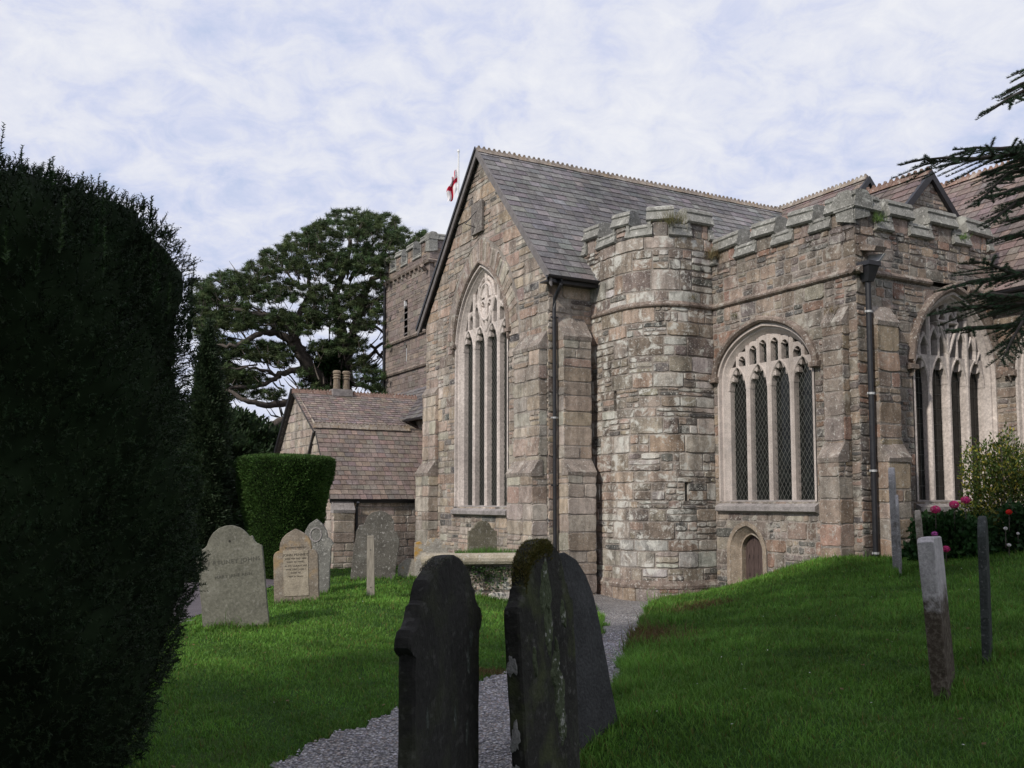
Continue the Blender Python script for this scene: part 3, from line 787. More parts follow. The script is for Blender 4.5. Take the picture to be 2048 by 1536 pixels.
def hood(mb, mp, arch, foot, w=.12, proud=.10, ret=True):
    o = arch.outline(arch.spring)[1:-1]
    big = [(arch.ac + (a - arch.ac) * (arch.hw + w * .5) / arch.hw, arch.spring + (z - arch.spring) * (arch.rise + w * .6) / arch.rise) for a, z in o]
    big = [(big[0][0], foot)] + big + [(big[-1][0], foot)]
    sweep(mb, mp, big, w, proud, -.01, .045)
    if ret:
        for p in (big[0], big[-1]):
            s_ = -1 if p[0] < arch.ac else 1
            mb.prism([(0, foot - .08), (proud + .01, foot - .06), (proud + .01, foot + .02), (.02, foot + .06)], mp, p[0] - .11, p[0] + .11)

# ------------------------------------------------------------------ slates, ridge tiles
def roof_plane(mb, eave, ridge, s0, s1, axis, cols, r, exp_=.24, wid=(.22, .40), L=None, Rr=None, th=.012):
    # eave/ridge = (cross, z); runs s0..s1 along the other axis. axis 's' or 't' is the running direction
    (c0, z0), (c1, z1) = eave, ridge
    ln = math.hypot(c1 - c0, z1 - z0); n = max(2, round(ln / exp_))
    dc, dz = (c1 - c0) / ln, (z1 - z0) / ln
    nc, nz = -dz, dc
    if nz < 0: nc, nz = -nc, -nz
    def pt(a, b, h):
        c_ = c0 + dc * b + nc * h; z_ = z0 + dz * b + nz * h
        return (a, c_, z_) if axis == 's' else (c_, a, z_)
    for k in range(n):
        b0 = ln * k / n; b1 = min(ln, ln * (k + 1) / n + .05)
        lo = s0 if L is None else L(b0); hi = s1 if Rr is None else Rr(b0)
        x = lo; off = (k % 2) * .15
        first = True
        while x < hi - .01:
            w = r.uniform(*wid) + (off if first else 0); first = False
            x1 = min(hi, x + w)
            if hi - x1 < .08: x1 = hi
            cshift = r.choice(cols); col = jit(cshift, r, .12)
            h0 = .020 + r.uniform(0, .006); h1 = .004; j = r.uniform(-.006, .006)
            g = .0065
            mb.add([pt(x + g, b0 + j, h0), pt(x1 - g, b0 + j, h0), pt(x1 - g, b1, h1), pt(x + g, b1, h1), pt(x + g, b0 + j, h0 - th), pt(x1 - g, b0 + j, h0 - th)],
                   [(0, 1, 2, 3), (4, 5, 1, 0)], col)
            x = x1
    # deck under the slates
    mb.hexa([pt(s0, 0, -.06), pt(s1, 0, -.06), pt(s1, ln, -.06), pt(s0, ln, -.06), pt(s0, 0, .003), pt(s1, 0, .003), pt(s1, ln, .003), pt(s0, ln, .003)], (.06, .055, .055))
def ridge_tiles(mb, c, z, s0, s1, axis, r, step=.30, hw=.13, drop=.12, crest=.05):
    x = s0
    def pt(a, cc, zz_): return (a, cc, zz_) if axis == 's' else (cc, a, zz_)
    while x < s1 - .05:
        x1 = min(s1, x + step); e = r.uniform(-.006, .006); g = .006
        prof = [(-hw, -drop), (-hw * .5, -drop * .35), (-.035, .01), (0, .03), (.035, .01), (hw * .5, -drop * .35), (hw, -drop)]
        vs = [pt(x + g, c + p, z + q + e) for p, q in prof] + [pt(x1 - g, c + p, z + q + e) for p, q in prof]
        n = len(prof)
        mb.add(vs, [(i, i + 1, n + i + 1, n + i) for i in range(n - 1)] + [tuple(range(n)), tuple(range(n, 2 * n))], jit((.5, .5, .5), r))
        # crest: two rounded cusps
        for q in (.25, .75):
            xm = x + (x1 - x) * q; w_ = step * .19
            pr = [(xm - w_, z + .015 + e), (xm - w_ * .55, z + crest * .5 + .02 + e), (xm - w_ * .35, z + crest + .03 + e), (xm + w_ * .35, z + crest + .03 + e), (xm + w_ * .55, z + crest * .5 + .02 + e), (xm + w_, z + .015 + e)]
            m = len(pr)
            mb.add([pt(a, c - .022, b) for a, b in pr] + [pt(a, c + .022, b) for a, b in pr], [tuple(range(m)), tuple(range(m, 2 * m))] + [(i, (i + 1) % m, m + (i + 1) % m, m + i) for i in range(m)])
        x = x1

# ================================================================== the church
TH = math.atan2(.489, .873)
K0 = Vector((.807, 21.0, 0))
church = empty('parish_church', (K0.x, K0.y, 0), TH, label='grey brown granite parish church with battlements, tall traceried windows, slate roofs and west tower', cat='church')
cu, cv = Vector((math.cos(TH), math.sin(TH), 0)), Vector((-math.sin(TH), math.cos(TH), 0))
def LW(s, t, z=0): return K0 + cu * s + cv * t + Vector((0, 0, z))      # church frame -> world
def pp(name, mb, m, parent=church, **k): return mb.build(name, m, parent, **k)
gmap = lambda a, z, d: (-d, a, z)                 # chancel gable wall, normal -s
bmap = lambda a, z, d: (2.88 - d, a, z)           # chapel wall with diamond window
cmap = lambda a, z, d: (a, -6.07 - d, z)          # chapel wall to the right
dmap = lambda a, z, d: (6.88 - d, a, z)
ZB = -2.45
r = random.Random(3)
# chancel gable wall
A1 = Arch(3.27, 1.46, 3.95, 2.08, 'two', 18)
RO = Arch(3.27, 2.02, 3.95, 2.82, 'two', 18)
def hole1(z):
    if z < -.13: return None
    if z < 3.95: return (3.27 - 1.46, 3.27 + 1.46)
    h = RO.half(z); return None if h is None else (3.27 - h, 3.27 + h)
apexz, eavez, ht = 8.88, 5.02, 6.62
Lg = lambda z: 0.0 if z < eavez else (z - eavez) / (apexz - eavez) * ht / 2
Rg = lambda z: ht if z < eavez else ht - (z - eavez) / (apexz - eavez) * ht / 2
w = MB(); bk = MB()
lay(w, bk, gmap, Lg, Rg, ZB, apexz - .05, 'rubble', r, holes=(hole1,), breaks=(-.13, 3.95, 6.77, eavez), ext=(.015, .015))
# voussoirs of the relieving arch
oo, oi = RO.outline(3.95)[1:-1], A1.outline(3.95)[1:-1]
def along(o, f):
    i = min(int(f * (len(o) - 1)), len(o) - 2); q = f * (len(o) - 1) - i
    return (o[i][0] + (o[i+1][0] - o[i][0]) * q, o[i][1] + (o[i+1][1] - o[i][1]) * q)
f = 0.0
while f < .999:
    f2 = min(1., f + r.uniform(.016, .028))
    if 1 - f2 < .01: f2 = 1.
    p0, p1, q0, q1 = along(oi, f), along(oi, f2), along(oo, f), along(oo, f2)
    bk.quad(gmap(*p0, .002), gmap(*p1, .002), gmap(*q1, .002), gmap(*q0, .002))
    k = r.uniform(.75, 1.0)
    e0 = (p0[0] + (q0[0]-p0[0]) * k, p0[1] + (q0[1]-p0[1]) * k); e1 = (p1[0] + (q1[0]-p1[0]) * k, p1[1] + (q1[1]-p1[1]) * k)
    quadp = [p0, p1, e1, e0]
    vs = []
    cxx = sum(a[0] for a in quadp) / 4; czz = sum(a[1] for a in quadp) / 4
    ins = [(a + (cxx - a) * .06, b + (czz - b) * .06) for a, b in quadp]; ins2 = [(a + (cxx - a) * .13, b + (czz - b) * .10) for a, b in quadp]
    dd = r.uniform(.018, .034)
    w.add([gmap(a, b, 0) for a, b in ins] + [gmap(a, b, dd) for a, b in ins2], [(0,1,5,4),(1,2,6,5),(2,3,7,6),(3,0,4,7),(4,5,6,7)], jit(r.choice([(.42,.35,.30),(.38,.31,.26),(.34,.26,.22),(.45,.39,.34)]), r))
    f = f2
gw = pp('gable_wall', w, M['rubble']); bk.build('mortar', M['mortar'], gw)
window(church, gmap, A1, -.13, 'a', M['tracery'], M['tracery'], ('diamond', .10, .155, .004), label='tall pointed window of four narrow lights under pale traceried head', heads=[4.05 - .1] * 4)
h = MB(); hood(h, gmap, A1, 4.12, .10, .09); h.build('hood_mould', M['mould'], gw)
# sundial plate high in the gable
sd = MB(); sd.hexa([gmap(3.06, 6.86, .03), gmap(3.66, 6.86, .03), gmap(3.66, 7.66, .03), gmap(3.06, 7.66, .03), gmap(3.06, 6.86, .09), gmap(3.66, 6.86, .09), gmap(3.66, 7.66, .09), gmap(3.06, 7.66, .09)])
sdo = sd.build('sundial', stone_mat('sundial_slate', base=(.17, .15, .14), lichen=.4, spk=.4), gw, label='square slate sundial plate with iron gnomon')
gn = MB(); gn.tube([gmap(3.36, 7.45, .08), gmap(3.50, 7.10, .34)], .012, 6); gn.tube([gmap(3.50, 7.10, .34), gmap(3.42, 7.02, .08)], .010, 6); gn.build('gnomon', M['black'], sdo)

# return wall of the chancel
rmap = lambda a, z, d: (a, -d, z)
w = MB(); bk = MB()
lay(w, bk, rmap, 0, 1.17, ZB, 5.0, 'rubble', r, ext=(.015, 0)); o = pp('return_wall', w, M['rubble']); bk.build('mortar', M['mortar'], o)
# back and far walls so that the body is closed
w = MB(); w.box(.7, 10.5, .3, 6.3, ZB, 4.9); w.add([(.7, .3, 4.9), (.7, 6.3, 4.9), (.7, 3.3, 8.5), (10.5, .3, 4.9), (10.5, 6.3, 4.9), (10.5, 3.3, 8.5)], [(0, 1, 2), (3, 4, 5), (0, 2, 5, 3), (1, 2, 5, 4)]); pp('inner_wall_core', w, M['mortar'])
# the tall window needs depth behind its glass
# far long wall of the chancel with stones
w = MB(); bk = MB(); mp, L = seg_map((10.6, ht), (0, ht)); lay(w, bk, mp, 0, L, ZB, eavez, 'far', r, lite=True); o = pp('far_wall', w, M['rubble']); bk.build('mortar', M['mortar'], o)

def buttress(x0, x1, mpw, stages, style='ashlar', m='ashlar', slab='mould', seed=5):
    # on wall map mpw: a from x0..x1; stages = [(z0, z1, projection, next_projection)]; sloped slab above each stage
    rr_ = random.Random(seed); st = MB(); bk_ = MB(); sls = []
    for (z0, z1, p, pn) in stages:
        fm = lambda a, z, d: mpw(a, z, p + d)
        lm = lambda a, z, d: mpw(x0 - d, z, a)
        rm = lambda a, z, d: mpw(x1 + d, z, a)
        cs = courses(z0, z1, ST[style], rr_)
        lay(st, bk_, fm, x0, x1, z0, z1, style, rr_, cs=cs, ext=(.02, .02))
        lay(st, bk_, lm, 0, p, z0, z1, style, rr_, cs=cs, ext=(0, .02)); lay(st, bk_, rm, 0, p, z0, z1, style, rr_, cs=cs, ext=(0, .02))
        hh = (p - pn) * 1.45 + .08; e = .022
        n_ = 2
        for i in range(n_):
            sl = MB(); sls.append(sl)
            a0 = x0 - e + (x1 - x0 + 2 * e) * i / n_; a1 = x0 - e + (x1 - x0 + 2 * e) * (i + 1) / n_ - .006; jj = rr_.uniform(-.012, .012)
            sl.prism([(pn - .08, z1 - .02), (p + e, z1 - .03), (p + e + .015, z1 + .05 + jj), (pn + .01, z1 + hh + jj), (pn - .08, z1 + hh)], mpw, a0, a1)
    o = pp('buttress', st, M[m]); bk_.build('mortar', M['mortar'], o)
    for sl in sls: sl.build('weathering_slab', M[slab], o)
    return o
buttress(.04, 1.16, gmap, [(ZB, .58, .40, .22), (.58, 3.42, .22, 0.0)], seed=1, slab='slab')
buttress(.22, .94, rmap, [(ZB, .60, .46, .30), (.60, 3.62, .30, 0.0)], seed=2, slab='slab')
buttress(5.78, 6.62, gmap, [(ZB, .72, .30, .10), (.72, 2.95, .10, 0.0)], seed=3, slab='slab')
buttress(5.9 - 11.48, 6.62 - 11.48 - .02 - .62 + .0, bmap, [(ZB, .72, .42, .24)], seed=4) if False else None
buttress(-5.88, -5.42, bmap, [(-1.6, .74, .36, .18), (.74, 3.26, .18, 0.0)], 'ashlar_dark', seed=5, slab='slab')
buttress(3.18, 3.74, cmap, [(-1.5, .74, .36, .20), (.74, 3.24, .20, 0.0)], 'ashlar_dark', seed=6, slab='slab')

# main roof
RIDGE = 9.02
cols = [(.150,.143,.145),(.165,.156,.158),(.140,.134,.136),(.185,.175,.176),(.158,.150,.150),(.21,.198,.195),(.145,.137,.138)]
w = MB(); roof_plane(w, (-.32, 4.98), (3.28, RIDGE), -.12, 10.7, 's', cols, r)
rf = pp('chancel_roof', w, M['slate_grey'])
w = MB(); roof_plane(w, (6.9, 4.98), (3.30, RIDGE), -.12, 10.7, 's', cols, r); pp('chancel_roof', w, M['slate_grey'])
w = MB(); ridge_tiles(w, 3.29, RIDGE + .04, -.14, 10.75, 's', r); w.build('ridge_tile', M['ridge'], rf)
# barge boards
w = MB(); b2 = MB()
for (c0, c1, zlo) in ((-.36, 3.29, 4.93), (6.94, 3.29, 4.93)):
    dzz = RIDGE + .02
    for (s_a, s_b, up, dn, mb_) in ((-.15, -.11, .02, -.20, w), (-.11, -.02, -.03, -.09, b2)):
        pts = []
        mb_.hexa([(s_a, c0, zlo + dn), (s_b, c0, zlo + dn), (s_b, c1, dzz + dn), (s_a, c1, dzz + dn), (s_a, c0, zlo + up), (s_b, c0, zlo + up), (s_b, c1, dzz + up), (s_a, c1, dzz + up)])
w.build('barge_board', M['barge'], rf); b2.build('soffit_board', M['black'], rf)
b3 = MB()
b3.hexa([(-.19, 6.97, 4.88), (-.155, 6.97, 4.88), (-.155, 3.29, 9.01), (-.19, 3.29, 9.01), (-.19, 6.99, 4.98), (-.155, 6.99, 4.98), (-.155, 3.29, 9.10), (-.19, 3.29, 9.10)])
b3.build('verge_capping', M['black'], rf)
# gutter and eave board
def gutter(mb, pt, a0, a1, n=8, rad=.06):
    prof = [(rad * math.cos(q), rad * math.sin(q)) for q in np.linspace(math.pi, 2 * math.pi, n)]
    prof = prof + [(x * .85, y * .85) for x, y in prof[::-1]]
    m = len(prof); mb.add([pt(a0, x, y) for x, y in prof] + [pt(a1, x, y) for x, y in prof], [(i, (i+1) % m, m + (i+1) % m, m + i) for i in range(m)] + [tuple(range(m)), tuple(range(m, 2*m))])
w = MB(); gutter(w, lambda a, x, y: (a, -.37 + x, 4.98 + y), -.24, 1.12); w.box(-.2, 1.15, -.30, -.27, 4.84, 4.98); w.box(-.2, 1.15, -.28, .02, 4.86, 4.89)
w.build('gutter', M['black'], rf)
def pipe(name_, pts, rad, brackets, horiz=(1, 0), parent=church, shoe=None):
    w = MB(); w.tube(pts, rad, 10); o = w.build(name_, M['black'], parent, smooth=False)
    for (p, q) in brackets:
        b = MB(); b.tube([(p[0], p[1], p[2] - .02), (p[0], p[1], p[2] + .02)], rad * 1.25, 10); b.box(p[0] - horiz[0] * .08 - .012, p[0] + horiz[0] * .08 + .012, p[1] - horiz[1] * .1 - .012, p[1] + horiz[1] * .1 + .012, p[2] - .015, p[2] + .02)
        b.build('bracket', M['lead'] if q else M['black'], o)
    return o
pipe('drainpipe', [(.12, -.36, 4.92), (.12, -.36, 4.80), (.10, -.12, 4.52), (.10, -.10, 4.3), (.10, -.10, -1.35)], .045, [((.10, -.10, 4.1), 0), ((.10, -.10, 1.85), 1), ((.10, -.10, .35), 0), ((.10, -.10, -1.2), 1)])

# turret: three canted faces in the angle
tp = [(1.17, .3), (1.17, -1.05)] + [(2.27 - 1.10 * math.cos(R(q)), -1.05 - 1.13 * math.sin(R(q))) for q in (12, 24, 36, 48, 60, 72, 84, 90)] + [(2.88, -2.18)]
def omap(p, q, n):
    d = (q[0] - p[0], q[1] - p[1]); L = math.hypot(*d); d = (d[0] / L, d[1] / L)
    return (lambda a, z, o: (p[0] + d[0] * a + n[0] * o, p[1] + d[1] * a + n[1] * o, z)), L
def curve_map(path):
    path = [Vector(p) for p in path]; cum = [0.]
    for p, q in zip(path[:-1], path[1:]): cum.append(cum[-1] + (q - p).length)
    sn = []
    for p, q in zip(path[:-1], path[1:]):
        d = (q - p).normalized(); sn.append(Vector((d.y, -d.x)))      # outward = right of travel
    vn = [sn[0]] + [(a + b).normalized() for a, b in zip(sn[:-1], sn[1:])] + [sn[-1]]
    def f(a, z, o):
        a_ = min(max(a, 0), cum[-1]); i = max(0, min(len(sn) - 1, int(np.searchsorted(cum, a_)) - 1)); t = (a_ - cum[i]) / (cum[i+1] - cum[i])
        p = path[i].lerp(path[i+1], t) + (path[i+1] - path[i]).normalized() * (a - a_); n = vn[i].lerp(vn[i+1], t)
        return (p.x + n.x * o, p.y + n.y * o, z)
    return f, cum[-1], sn
tmap, TL, tnr = curve_map(tp)
if (Vector((tnr[0].x, tnr[0].y))).x > 0:
    tnr = [-n for n in tnr]; tm0 = tmap; tmap = lambda a, z, o: tm0(a, z, -o)
nrm = [(n.x, n.y) for n in tnr]
w = MB(); bk = MB(); pl = MB(); strg = MB()
TZ = 5.72
def slit(a0, a1, z0, z1):
    return lambda z: (a0, a1) if z0 <= z <= z1 else None
SLT = [(1.18, 1.27, 2.0, 2.42), (TL - .84, TL - .75, .02, .40)]
lay(w, bk, tmap, 0, TL, ZB, 4.24, 'turret', r, holes=[slit(*q) for q in SLT], breaks=(.02, .40, 2.0, 2.42), bcurve=True, depth=.03)
lay(w, bk, tmap, 0, TL, 4.24, TZ, 'turret', r, bcurve=True, depth=.03)
for a0, a1, z0, z1 in SLT:
    bkz = -.25; mp = tmap
    for (u0, v0, u1, v1) in ((a0, z0, a0, z1), (a1, z0, a1, z1), (a0, z0, a1, z0), (a0, z1, a1, z1)): w.quad(mp(u0, v0, .02), mp(u1, v1, .02), mp(u1, v1, bkz), mp(u0, v0, bkz), (.3, .26, .22))
    w.quad(mp(a0 - .1, z0 - .1, bkz), mp(a1 + .1, z0 - .1, bkz), mp(a1 + .1, z1 + .1, bkz), mp(a0 - .1, z1 + .1, bkz), (.01, .01, .01))
def ringprof(mb, prof, path, nrms, col=(.5,.5,.5)):
    # profile (d,z) mitred along a plan path
    rows = []
    for i, p in enumerate(path):
        ns = [nrms[j] for j in (i - 1, i) if 0 <= j < len(nrms)]
        if len(ns) == 2:
            b = Vector((ns[0][0] + ns[1][0], ns[0][1] + ns[1][1])); b.normalize(); k = 1 / max(.3, b.dot(Vector(ns[0])))
            nn = (b.x * k, b.y * k)
        else: nn = ns[0]
        rows.append([(p[0] + nn[0] * d, p[1] + nn[1] * d, z) for d, z in prof])
    m = len(prof); vs = [x for q in rows for x in q]; fs = []
    for i in range(len(path) - 1):
        for j in range(m): fs.append((i*m+j, i*m+(j+1) % m, (i+1)*m+(j+1) % m, (i+1)*m+j))
    fs += [tuple(range(m)), tuple(range((len(path)-1)*m, len(path)*m))]
    mb.add(vs, fs, col)
STR = [(-.02, 4.15), (.02, 4.15), (.055, 4.18), (.065, 4.215), (.045, 4.25), (.012, 4.29), (-.02, 4.30)]
ringprof(strg, STR, tp, nrm)
pk = MB(); pb = MB(); lay(pk, pb, lambda a, z, d: tmap(a, z, d + .07), 0, TL, ZB, -1.80, 'dark', r, bcurve=True)
ringprof(pl, [(-.02, -1.82), (.095, -1.82), (.10, -1.76), (.03, -1.66), (-.02, -1.65)], tp, nrm)
tur = pp('stair_turret', w, M['rubble_turret']); bk.build('mortar', M['mortar'], tur)
strg.build('string_course', M['mould'], tur); plo = pl.build('plinth', M['mould'], tur); pk.build('plinth_stones', M['rubble'], plo); pb.build('plinth_mortar', M['mortar'], plo)
lead = MB(); lead.add([(1.25, .6, TZ - .1), (1.25, -1.1, TZ - .1), (1.6, -1.8, TZ - .1), (2.2, -2.05, TZ - .1), (3.4, -2.1, TZ - .1), (3.4, .6, TZ - .1)], [(0, 1, 2, 3, 4, 5)]); lead.build('lead_roof', M['lead'], tur)

def battlement(mp, L, merlons, zc, zm, r_, pal='dark', thick=.34, end=(True, True), chh=.30, mhh=.36, name='battlement', ch_first=True):
    # zc: underside of the low copings, zm: underside of the merlon copings
    sms = []; cps = []
    lowp = [(-thick, 0), (.05, 0), (.085, .03), (.03, chh * .62), (.05, chh * .70), (.03, chh * .86), (-.05, chh), (-thick * .8, chh), (-thick - .05, chh * .6)]
    hip = [(-thick - .05, 0), (.06, 0), (.10, .035), (.03, mhh * .60), (.055, mhh * .68), (.03, mhh * .88), (-.06, mhh), (-thick * .8, mhh), (-thick - .08, mhh * .6)]
    edges = [0.0] + [x for m_ in merlons for x in m_] + [L]
    cren = [(edges[i], edges[i+1]) for i in range(0, len(edges), 2) if edges[i+1] - edges[i] > .05]
    for a, b in cren:
        j = r_.uniform(-.015, .015)
        cp = MB(); cps.append(cp); cp.prism([(d, zc + z + j) for d, z in lowp], mp, a - .03, b + .03)
    for a, b in merlons:
        j = r_.uniform(-.02, .02)
        z0 = zc; sm = MB(); sms.append(sm)
        lay(sm, None, mp, a + .02, b - .02, z0, zm + .01, dict(ST['dark'], w=(.22, .4), split=.3), r_)
        # solid body of the merlon
        body = [mp(a, z0 - .3, 0), mp(b, z0 - .3, 0), mp(b, z0 - .3, -thick), mp(a, z0 - .3, -thick), mp(a, zm + .02, 0), mp(b, zm + .02, 0), mp(b, zm + .02, -thick), mp(a, zm + .02, -thick)]
        sm.hexa(body, (.24, .19, .165))
        for s_, e in ((a, -1), (b, 1)):
            cp = MB(); cps.append(cp); cp.prism([(-thick - .02, zc + chh * .5), (.045, zc + .03), (.045, zm + .02), (-thick - .02, zm + .02)], mp, min(s_, s_ + e * .07), max(s_, s_ + e * .07))
        tilt = r_.uniform(-.02, .02)
        n = len(hip); a_, b_ = a - .09, b + .09
        vs = [mp(a_, zm + z + j - tilt, d) for d, z in hip] + [mp(b_, zm + z + j + tilt, d) for d, z in hip]
        cp = MB(); cps.append(cp); cp.add(vs, [(i, (i+1) % n, n + (i+1) % n, n + i) for i in range(n)] + [tuple(range(n))[::-1], tuple(range(n, 2*n))])
    return sms, cps
def build_copings(cps, o):
    for c_ in cps: c_.build('coping_stone', M['coping'], o)
# turret battlement: one merlon at each face and corner
bodies = []; cops = []
def merge(dst, src):
    n = len(dst.v); dst.v += src.v; dst.c += src.c; dst.mi += src.mi; dst.f += [[i + n for i in f] for f in src.f]
a_, b_ = battlement(tmap, TL, [(.14, .60), (1.28, 1.66), (2.22, 2.62), (TL - .62, TL - .08)], TZ - .02, TZ + .30, r); bodies += a_; cops += b_
for q_ in bodies: q_.build('merlon', M['ashlar'], tur)
build_copings(cops, tur)

# chapel walls
A2 = Arch(-3.68, 1.36, 2.62, 1.02, 'four', 16)
DR = Arch(-3.10, .50, -1.02, .52, 'four', 10)
w = MB(); bk = MB(); up = MB(); ub = MB()
ho2 = A2.hole(.0)
hd = lambda z: (-3.10 - .58, -3.10 + .58) if z < -1.02 else ((lambda h_: None if h_ is None else (-3.10 - h_, -3.10 + h_))(Arch(-3.10, .58, -1.02, .62, 'four', 10).half(z)))
lay(w, bk, bmap, -6.07, -2.18, ZB, 4.16, 'dark', r, holes=(hd, ho2), breaks=(-.40, -1.02, 0, 2.62, 3.64), ext=(.015, 0), quoins=(0, 0))
lay(w, bk, bmap, -6.07, -2.18, 4.26, 5.14, 'dark', r, ext=(.015, 0))
cb = pp('chapel_wall', w, M['rubble']); bk.build('mortar', M['mortar'], cb)
window(church, bmap, A2, 0., 'b', M['tracery2'], M['tracery2'], ('diamond', .105, .17, .0035), label='four-light window with diamond wire lattice under low pointed arch', heads=[2.36, 2.36, 2.36, 2.36])
h = MB(); hood(h, bmap, A2, 2.62, .13, .12); h.build('hood_mould', M['mould'], cb)
# little door under the window
d_ = MB(); prev = None
for off, dd in ((-.08, .02), (.02, .022), (.03, .0), (.17, -.14), (.20, -.14)):
    aa = Arch(-3.10, .50 - off, -1.02, .54 - off, 'four', 10).outline(ZB); row = [bmap(a, z, dd) for a, z in aa]
    if prev:
        for i in range(len(aa) - 1): d_.quad(prev[i], prev[i+1], row[i+1], row[i], (.38, .28, .2))
    prev = row
row = [bmap(a, z, -.32) for a, z in aa]
for i in range(len(aa) - 1): d_.quad(prev[i], prev[i+1], row[i+1], row[i])
do = d_.build('door_surround', M['doorstone'], church)
dl = MB(); DA = Arch(-3.10, .32, -1.02, .35, 'four', 10)
x = -3.42
while x < -2.79:
    x1 = min(x + .125, -2.78); z0t = lambda q: DA.spring + float(np.interp(-min(abs(q + 3.10), .315), [-v_ for v_ in DA.px], DA.py))
    dl.hexa([bmap(x + .003, ZB, -.30), bmap(x1 - .003, ZB, -.30), bmap(x1 - .003, ZB, -.25), bmap(x + .003, ZB, -.25), bmap(x + .003, z0t(x) , -.30), bmap(x1 - .003, z0t(x1), -.30), bmap(x1 - .003, z0t(x1), -.25), bmap(x + .003, z0t(x), -.25)])
    x = x1
dlo = dl.build('door', M['door'], church, label='small weathered plank door')
for z in (-.80, -1.12, -1.16, -1.5, -1.54):
    for a in (-3.3, -3.17, -3.04, -2.91): nl = MB(); nl.tube([bmap(a, z, -.255), bmap(a, z, -.24)], .011, 6); nl.build('nail', M['nail'], dlo)
# chapel wall to the right
A3 = Arch(5.62, 1.27, 2.50, 1.62, 'two', 16)
w = MB(); bk = MB()
lay(w, bk, cmap, 2.88, 6.88, -1.8, 4.16, 'dark', r, holes=(A3.hole(.0),), breaks=(0, 2.52, 4.12), ext=(.015, .015))
lay(w, bk, cmap, 2.88, 6.88, 4.26, 5.10, 'dark', r, ext=(.015, .015))
cc_ = pp('chapel_wall', w, M['rubble']); bk.build('mortar', M['mortar'], cc_)
window(church, cmap, A3, 0., 'c', M['tracery'], M['tracery'], ('grid', .17, .30, .004), label='four-light window with star tracery beside the corner drainpipe', heads=[2.30] * 4)
h = MB(); hood(h, cmap, A3, 2.55, .14, .12); h.build('hood_mould', M['mould'], cc_)
# string course
for a0, a1, mp_, o_, k in ((-6.22, -5.05, bmap, cb, 1.25), (-5.04, -4.0, bmap, cb, 1.2), (-3.99, -3.1, bmap, cb, 1.28), (-3.09, -2.15, bmap, cb, 1.2), (2.74, 3.75, cmap, cc_, 1.25), (3.77, 4.95, cmap, cc_, 1.2), (6.1, 6.9, cmap, cc_, .9)):
    s_ = MB(); s_.prism([(d * k, z) for d, z in STR], mp_, a0, a1); s_.build('string_course', M['mould'], o_)
# parapets
mpB = lambda a, z, d: bmap(-6.07 + a, z, d)
sm, cp = battlement(mpB, 3.89, [(-.0, .55), (1.02, 1.50), (2.02, 2.52), (3.10, 3.72)], 5.12, 5.40, r)
mpC = lambda a, z, d: cmap(2.88 + a, z, d)
sm2, cp2 = battlement(mpC, 4.0, [(-.0, .56), (.98, 1.50), (2.12, 2.80), (3.28, 3.88)], 5.06, 5.36, r)
for q_ in sm: q_.build('merlon', M['rubble'], cb)
for q_ in sm2: q_.build('merlon', M['rubble'], cc_)
# raised corner block
build_copings(cp, cb); build_copings(cp2, cc_)
# parapet back, inner gutter
w = MB(); w.box(3.0, 6.8, -5.73, -5.70, 3.6, 5.1); w.box(3.22, 3.25, -5.73, -2.2, 3.6, 5.1); w.box(3.0, 8, -5.9, .1, 4.2, 4.25); w.box(6.54, 6.84, -6.0, -5.6, 3.8, 5.1); pp('parapet_back', w, M['mortar_dark'])
w = MB(); bk = MB(); mp, L = seg_map((6.88, -6.07), (6.88, -5.0)); lay(w, bk, mp, 0, L, 4.0, 5.1, 'dark', r); o = pp('parapet_end', w, M['rubble']); bk.build('mortar', M['mortar'], o)
# right transept wall with the next window
A4 = Arch(-7.62, 1.12, 2.52, 1.55, 'two', 16)
w = MB(); bk = MB()
lay(w, bk, dmap, -9.6, -6.07, -1.8, 4.15, 'dark', r, holes=(A4.hole(0.),), breaks=(0, 2.52, 4.07)); o = pp('transept_wall', w, M['rubble']); bk.build('mortar', M['mortar'], o)
window(church, dmap, A4, 0., 'c', M['tracery'], M['tracery'], ('grid', .17, .30, .004), label='traceried window at the right edge beyond the battlements', heads=[2.30] * 4)
h = MB(); hood(h, dmap, A4, 2.55, .14, .12); h.build('hood_mould', M['mould'], o)
# closed wall behind the glass of the chapel (dark interior) is the glass itself; far walls:
w = MB(); bk = MB(); mp, L = seg_map((6.95, -9.6), (13, -9.6)); lay(w, bk, mp, 0, L, -1.8, 4.15, 'dark', r, lite=True); o = pp('transept_end_wall', w, M['rubble']); bk.build('mortar', M['mortar'], o)
# hopper and big drainpipe
hp = MB(); hb = (3.06, -6.19)
hp.hexa([(hb[0]-.07, hb[1]-.07, 4.0), (hb[0]+.07, hb[1]-.07, 4.0), (hb[0]+.07, hb[1]+.07, 4.0), (hb[0]-.07, hb[1]+.07, 4.0), (hb[0]-.14, hb[1]-.15, 4.28), (hb[0]+.14, hb[1]-.15, 4.28), (hb[0]+.14, hb[1]+.10, 4.28), (hb[0]-.14, hb[1]+.10, 4.28)])
hp.box(hb[0]-.16, hb[0]+.16, hb[1]-.17, hb[1]+.11, 4.28, 4.36)
dp = pipe('drainpipe', [(hb[0], hb[1], 4.05), (hb[0], hb[1], -1.02)], .052, [((hb[0], hb[1], 3.45), 1), ((hb[0], hb[1], 1.95), 1), ((hb[0], hb[1], .55), 1), ((hb[0], hb[1], -.92), 1)])
hp.build('hopper', M['black'], dp)
sp_ = MB(); sp_.hexa([(2.98, -6.42, 4.52), (3.26, -6.40, 4.52), (3.22, -6.05, 4.62), (3.0, -6.05, 4.62), (2.98, -6.46, 4.60), (3.30, -6.44, 4.62), (3.26, -6.05, 4.76), (2.98, -6.05, 4.74)]); sp_.build('spout', M['mould'], cc_)
